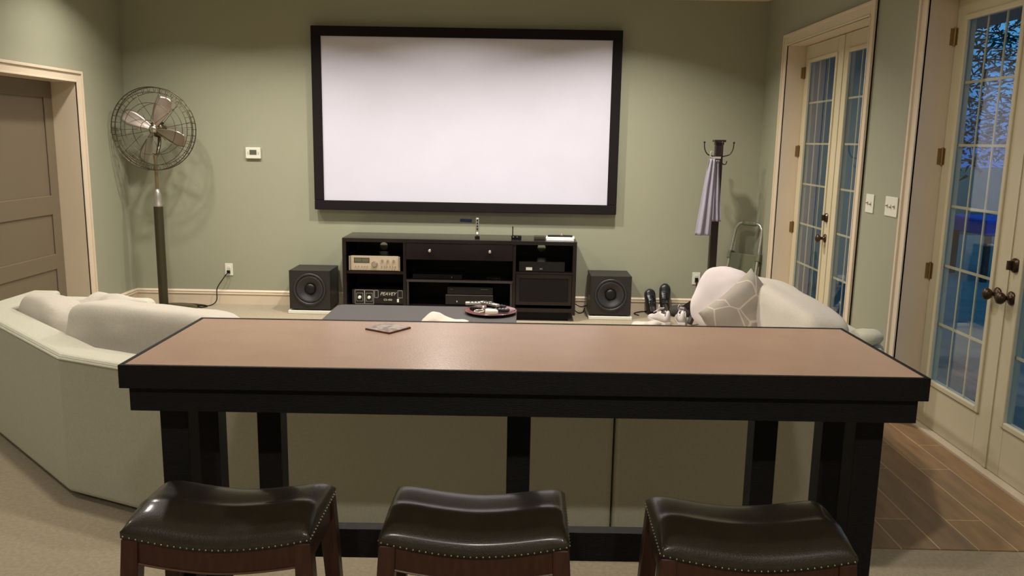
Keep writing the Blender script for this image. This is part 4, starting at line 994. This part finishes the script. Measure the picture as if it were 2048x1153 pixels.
# ------------------------------------------------------------------ saddle bar stools
def stool_proto(loc, label):
    SW, SD, ZS = 0.445, 0.275, 0.66
    r = root('bar_stool', loc, label, 'bar stool', 'saddle bar stools in front of the bar')
    def sad(u): return 0.032*(abs(u)**1.7) if True else 0   # u in -1..1 across the width
    nx, ny = 34, 30; bm = bmesh.new(); rings = []
    # cushion: bottom follows the curved rail, top dips in the middle, soft edges
    def pt(u, v, top):
        x = u*SW/2; y = v*SD/2; base = ZS-0.018+sad(u)
        edge = max(0, 1-abs(u)**9)**0.5*max(0, 1-abs(v)**4.5)**0.5
        if top:
            return (x, y, base+0.016+0.040*edge+edge*(0.010*(1-v*v)+0.006*math.exp(-((v+0.30)/0.13)**2)))
        return (x, y, base)
    V = {}
    for top in (0, 1):
        for i in range(nx+1):
            for j in range(ny+1):
                u, v = -1+2*i/nx, -1+2*j/ny
                u = math.sin(u*PI/2)*0.35+u*0.65; v = math.sin(v*PI/2)*0.5+v*0.5
                V[(top, i, j)] = bm.verts.new(pt(u, v, top))
    for i in range(nx):
        for j in range(ny):
            bm.faces.new((V[(1, i, j)], V[(1, i+1, j)], V[(1, i+1, j+1)], V[(1, i, j+1)])); bm.faces.new((V[(0, i, j)], V[(0, i, j+1)], V[(0, i+1, j+1)], V[(0, i+1, j)]))
    for i in range(nx):
        bm.faces.new((V[(0, i, 0)], V[(0, i+1, 0)], V[(1, i+1, 0)], V[(1, i, 0)])); bm.faces.new((V[(0, i, ny)], V[(1, i, ny)], V[(1, i+1, ny)], V[(0, i+1, ny)]))
    for j in range(ny):
        bm.faces.new((V[(0, 0, j)], V[(1, 0, j)], V[(1, 0, j+1)], V[(0, 0, j+1)])); bm.faces.new((V[(0, nx, j)], V[(0, nx, j+1)], V[(1, nx, j+1)], V[(1, nx, j)]))
    obj('seat_cushion', bm, M_LEATHER, r, smooth=True)
    # rails with curved lower edge
    for s in (-1, 1):
        bm = bmesh.new(); y0, y1 = sorted((s*(SD/2-0.006), s*(SD/2-0.028))); R_0 = []
        for i in range(25):
            u = -1+2*i/24; x = u*(SW/2-0.030); zt = ZS-0.0185+sad(u*0.93); zbt = ZS-0.075+sad(u)*0.7
            R_0.append([bm.verts.new(p) for p in ((x, y0, zbt), (x, y1, zbt), (x, y1, zt), (x, y0, zt))])
        for a, b in zip(R_0, R_0[1:]):
            for k in range(4): bm.faces.new((a[k], a[(k+1) % 4], b[(k+1) % 4], b[k]))
        bm.faces.new(R_0[0][::-1]); bm.faces.new(R_0[-1]); bmesh.ops.recalc_face_normals(bm, faces=bm.faces)
        rl = obj('rail', bm, M_CHERRY, r)
        bm = bmesh.new(); yb = y0 if s < 0 else y1
        tube(bm, [(u/12*(SW/2-0.032), yb-s*-0.0015, ZS-0.074+sad(u/12)*0.7) for u in range(-12, 13)], 0.0028, 6); obj('bead', bm, mat('worn_cherry_edge', (0.12, 0.06, 0.035), 0.35), rl)
    for s in (-1, 1):
        x0, x1 = sorted((s*(SW/2-0.004), s*(SW/2-0.026)))
        obj('side_rail', B(x0, x1, -SD/2+0.03, SD/2-0.03, ZS-0.045, ZS+0.012), M_CHERRY, r)
    # splayed legs
    for sx in (-1, 1):
        for sy in (-1, 1):
            bm = bmesh.new(); R_0 = []
            for (t, hw) in ((0, 0.020), (0.12, 0.021), (0.5, 0.019), (1, 0.017)):
                z = (ZS-0.0185+sad(0.95))*(1-t); x = sx*(SW/2-0.020+0.035*t+0.01*t*t); y = sy*(SD/2-0.020+0.025*t)
                R_0.append([bm.verts.new((x+a*hw, y+b*hw, z)) for a, b in ((-1, -1), (1, -1), (1, 1), (-1, 1))])
            for a, b in zip(R_0, R_0[1:]):
                for k in range(4): bm.faces.new((a[k], a[(k+1) % 4], b[(k+1) % 4], b[k]))
            bm.faces.new(R_0[0]); bm.faces.new(R_0[-1][::-1]); bmesh.ops.recalc_face_normals(bm, faces=bm.faces)
            bev(obj('leg', bm, M_CHERRY, r), 0.004)
    for z_, kind_ in ((0.20, 'x'), (0.28, 'y')):
        for s in (-1, 1):
            t = 1-z_/0.66; ex = SW/2-0.020+0.035*t+0.01*t*t; ey = SD/2-0.020+0.025*t
            if kind_ == 'x': bm = B(-ex+0.018, ex-0.018, s*ey-0.010, s*ey+0.010, z_-0.016, z_+0.016)
            else: bm = B(s*ex-0.010, s*ex+0.010, -ey+0.018, ey-0.018, z_-0.016, z_+0.016)
            obj('stretcher', bm, M_CHERRY, r)
    # nail heads: front and back edge, as one trim strip each
    for s in (-1, 1):
        bm = bmesh.new()
        for k in range(30):
            u = -0.97+1.94*k/29
            bmesh.ops.create_icosphere(bm, subdivisions=1, radius=0.0030, matrix=Matrix.Translation((u*SW/2, s*(SD/2+0.0005), ZS-0.012+sad(u))))
        obj('nailhead_trim', bm, M_NAIL, r, smooth=True)
    for s in (-1, 1):
        bm = bmesh.new()
        for k in range(17):
            v = -0.95+1.9*k/16
            bmesh.ops.create_icosphere(bm, subdivisions=1, radius=0.0030, matrix=Matrix.Translation((s*(SW/2+0.0005), v*SD/2, ZS-0.012+sad(1))))
        obj('nailhead_trim', bm, M_NAIL, r, smooth=True)
    return r
s1 = stool_proto((-0.700, 1.925, 0), 'saddle stool with olive-black leather seat and cherry legs, left end of the bar')
dup(s1, (-0.093, 1.92, 0), 'saddle stool with olive-black leather seat and cherry legs, at the middle of the bar', rot=-0.01)
dup(s1, (0.560, 1.885, 0), 'saddle stool with olive-black leather seat, under the right part of the bar', rot=-0.02)

# ------------------------------------------------------------------ outside the french doors
M_DECK = mat('patio_concrete', (0.16, 0.17, 0.17), 0.8, var=0.15, vscale=3)
M_HOUSE = mat('exterior_stucco', (0.35, 0.38, 0.34), 0.85, var=0.06, vscale=2)
M_BARK = mat('pine_bark', (0.05, 0.04, 0.035), 0.9, bump=0.8, bscale=30, var=0.3, vscale=9)
M_LEAF = mat('dusk_foliage', (0.02, 0.045, 0.03), 0.8, var=0.3, vscale=10)
M_PATIO = mat('white_patio_metal', (0.6, 0.62, 0.62), 0.4)
st('patio', B(XR+0.24, 9.0, -2, 16, -0.14, -0.03), M_DECK)
st('ground', B(9.0, 60, -30, 80, -0.4, -0.15), mat('dark_lawn', (0.03, 0.05, 0.03), 0.95, var=0.3, vscale=1))
st('porch_ceiling', B(XR+0.24, 4.4, -2, 9.9, 2.75, 2.85), mat('porch_boards', (0.22, 0.22, 0.20), 0.8))
st('house_wing', B(XR+0.24, 3.95, 9.9, 16, -0.03, 3.6), M_HOUSE)
def column(x, y, label):
    c = root('porch_column', (x, y, -0.03), label, 'column')
    bev(obj('shaft', B(-0.2, 0.2, -0.2, 0.2, 0.20, 2.75), M_HOUSE, c), 0.01); bev(obj('plinth', B(-0.25, 0.25, -0.25, 0.25, 0, 0.199), M_HOUSE, c), 0.01); bev(obj('capital', B(-0.25, 0.25, -0.25, 0.25, 2.751, 2.93), M_HOUSE, c), 0.01)
# patio lounge chair seen through the farther doors
def patio_chair(x, y, rz, label):
    c = root('patio_chair', (x, y, -0.03), label, 'chair', rot=rz)
    for s in (-1, 1):
        bm = bmesh.new(); tube(bm, spline([(s*0.3, -0.3, 0), (s*0.3, -0.32, 0.35), (s*0.3, -0.28, 0.62), (s*0.3, 0.1, 0.64), (s*0.3, 0.38, 0.66)], 6), 0.016, 8); obj('arm_frame', bm, M_PATIO, c, smooth=True)
        bm = bmesh.new(); tube(bm, [(s*0.3, -0.3, 0.36), (s*0.3, 0.25, 0.34), (s*0.3, 0.48, 1.0)], 0.016, 8); tube(bm, [(s*0.3, 0.3, 0.36), (s*0.3, 0.34, 0.0)], 0.016, 8); obj('side_frame', bm, M_PATIO, c, smooth=True)
    bm = bmesh.new()
    for k in range(9):
        yy = -0.28+k*0.065; box(bm, -0.3, 0.3, yy, yy+0.045, 0.355, 0.365)
    obj('seat_slats', bm, M_PATIO, c)
    bm = bmesh.new()
    for k in range(8):
        t = k/7; box(bm, -0.3, 0.3, 0.27+t*0.2, 0.282+t*0.2, 0.42+t*0.55, 0.46+t*0.55)
    obj('back_slats', bm, M_PATIO, c)
patio_chair(4.15, 9.0, 2.4, 'white metal patio chair outside the farther french doors')
# blue covered table outside
c = root('covered_table', (6.3, 10.6, -0.03), 'low patio table under a bright blue cover outside the nearer doors', 'table')
bev(obj('blue_cover', B(-0.6, 0.6, -0.45, 0.45, 0.58, 0.78), mat('blue_tarp', (0.02, 0.05, 0.45), 0.5, var=0.2), c), 0.03, 3)
for sx in (-1, 1):
    for sy in (-1, 1): obj('leg', B(sx*0.52-0.03, sx*0.52+0.03, sy*0.38-0.03, sy*0.38+0.03, 0, 0.579), M_BARK, c)
def tree(x, y, h, R_, seed, label, trunk_r=0.16, n_leaf=6000):
    c = root('pine_tree', (x, y, -0.15), label, 'tree', 'pine trees beyond the patio')
    rnd = random.Random(seed); bm = bmesh.new()
    tube(bm, [(0, 0, 0), (0.05, 0, h*0.5), (0.0, 0.05, h)], [trunk_r, trunk_r*0.7, 0.03], 10); 
    for k in range(26):
        a = rnd.random()*2*PI; z = h*(0.3+0.68*rnd.random()); l = R_*(1.15-z/h)*1.1
        tube(bm, [(0, 0, z), (l*0.5*math.cos(a), l*0.5*math.sin(a), z+0.1), (l*math.cos(a), l*math.sin(a), z)], [0.03, 0.02, 0.006], 5)
    obj('trunk', bm, M_BARK, c)
    bm = bmesh.new()
    for k in range(n_leaf):
        a = rnd.random()*2*PI; z = h*(0.16+0.86*rnd.random()); l = R_*(1.15-z/h)*math.sqrt(rnd.random())*1.15
        p = Vector((l*math.cos(a), l*math.sin(a), z+rnd.uniform(-0.2, 0.2))); u = Vector((rnd.uniform(-1, 1), rnd.uniform(-1, 1), rnd.uniform(-0.6, 0.4))).normalized()*rnd.uniform(0.12, 0.3)
        w2 = u.cross(Vector((rnd.uniform(-1, 1), rnd.uniform(-1, 1), 1))).normalized()*0.03
        bm.faces.new([bm.verts.new(q) for q in (p-w2, p+u, p+w2)])
    obj('foliage', bm, M_LEAF, c)
tree(8.6, 12.5, 9, 2.6, 1, 'dark pine tree against blue dusk sky, nearest the porch')
tree(12.5, 19.0, 11, 3.2, 2, 'dark pine tree farther behind the patio at dusk', 0.2)
tree(7.5, 24.5, 11, 3.0, 3, 'dark pine tree far back beyond the house wing', 0.2)
tree(14.5, 14.0, 10, 3.0, 4, 'dark pine tree out on the lawn to the right', 0.2)
tree(8.2, 17.5, 9, 2.6, 5, 'dark pine tree in the middle of the group past the covered table', 0.2)
tree(5.2, 21.0, 9, 2.6, 6, 'dark pine tree seen through the farther french doors', 0.2)
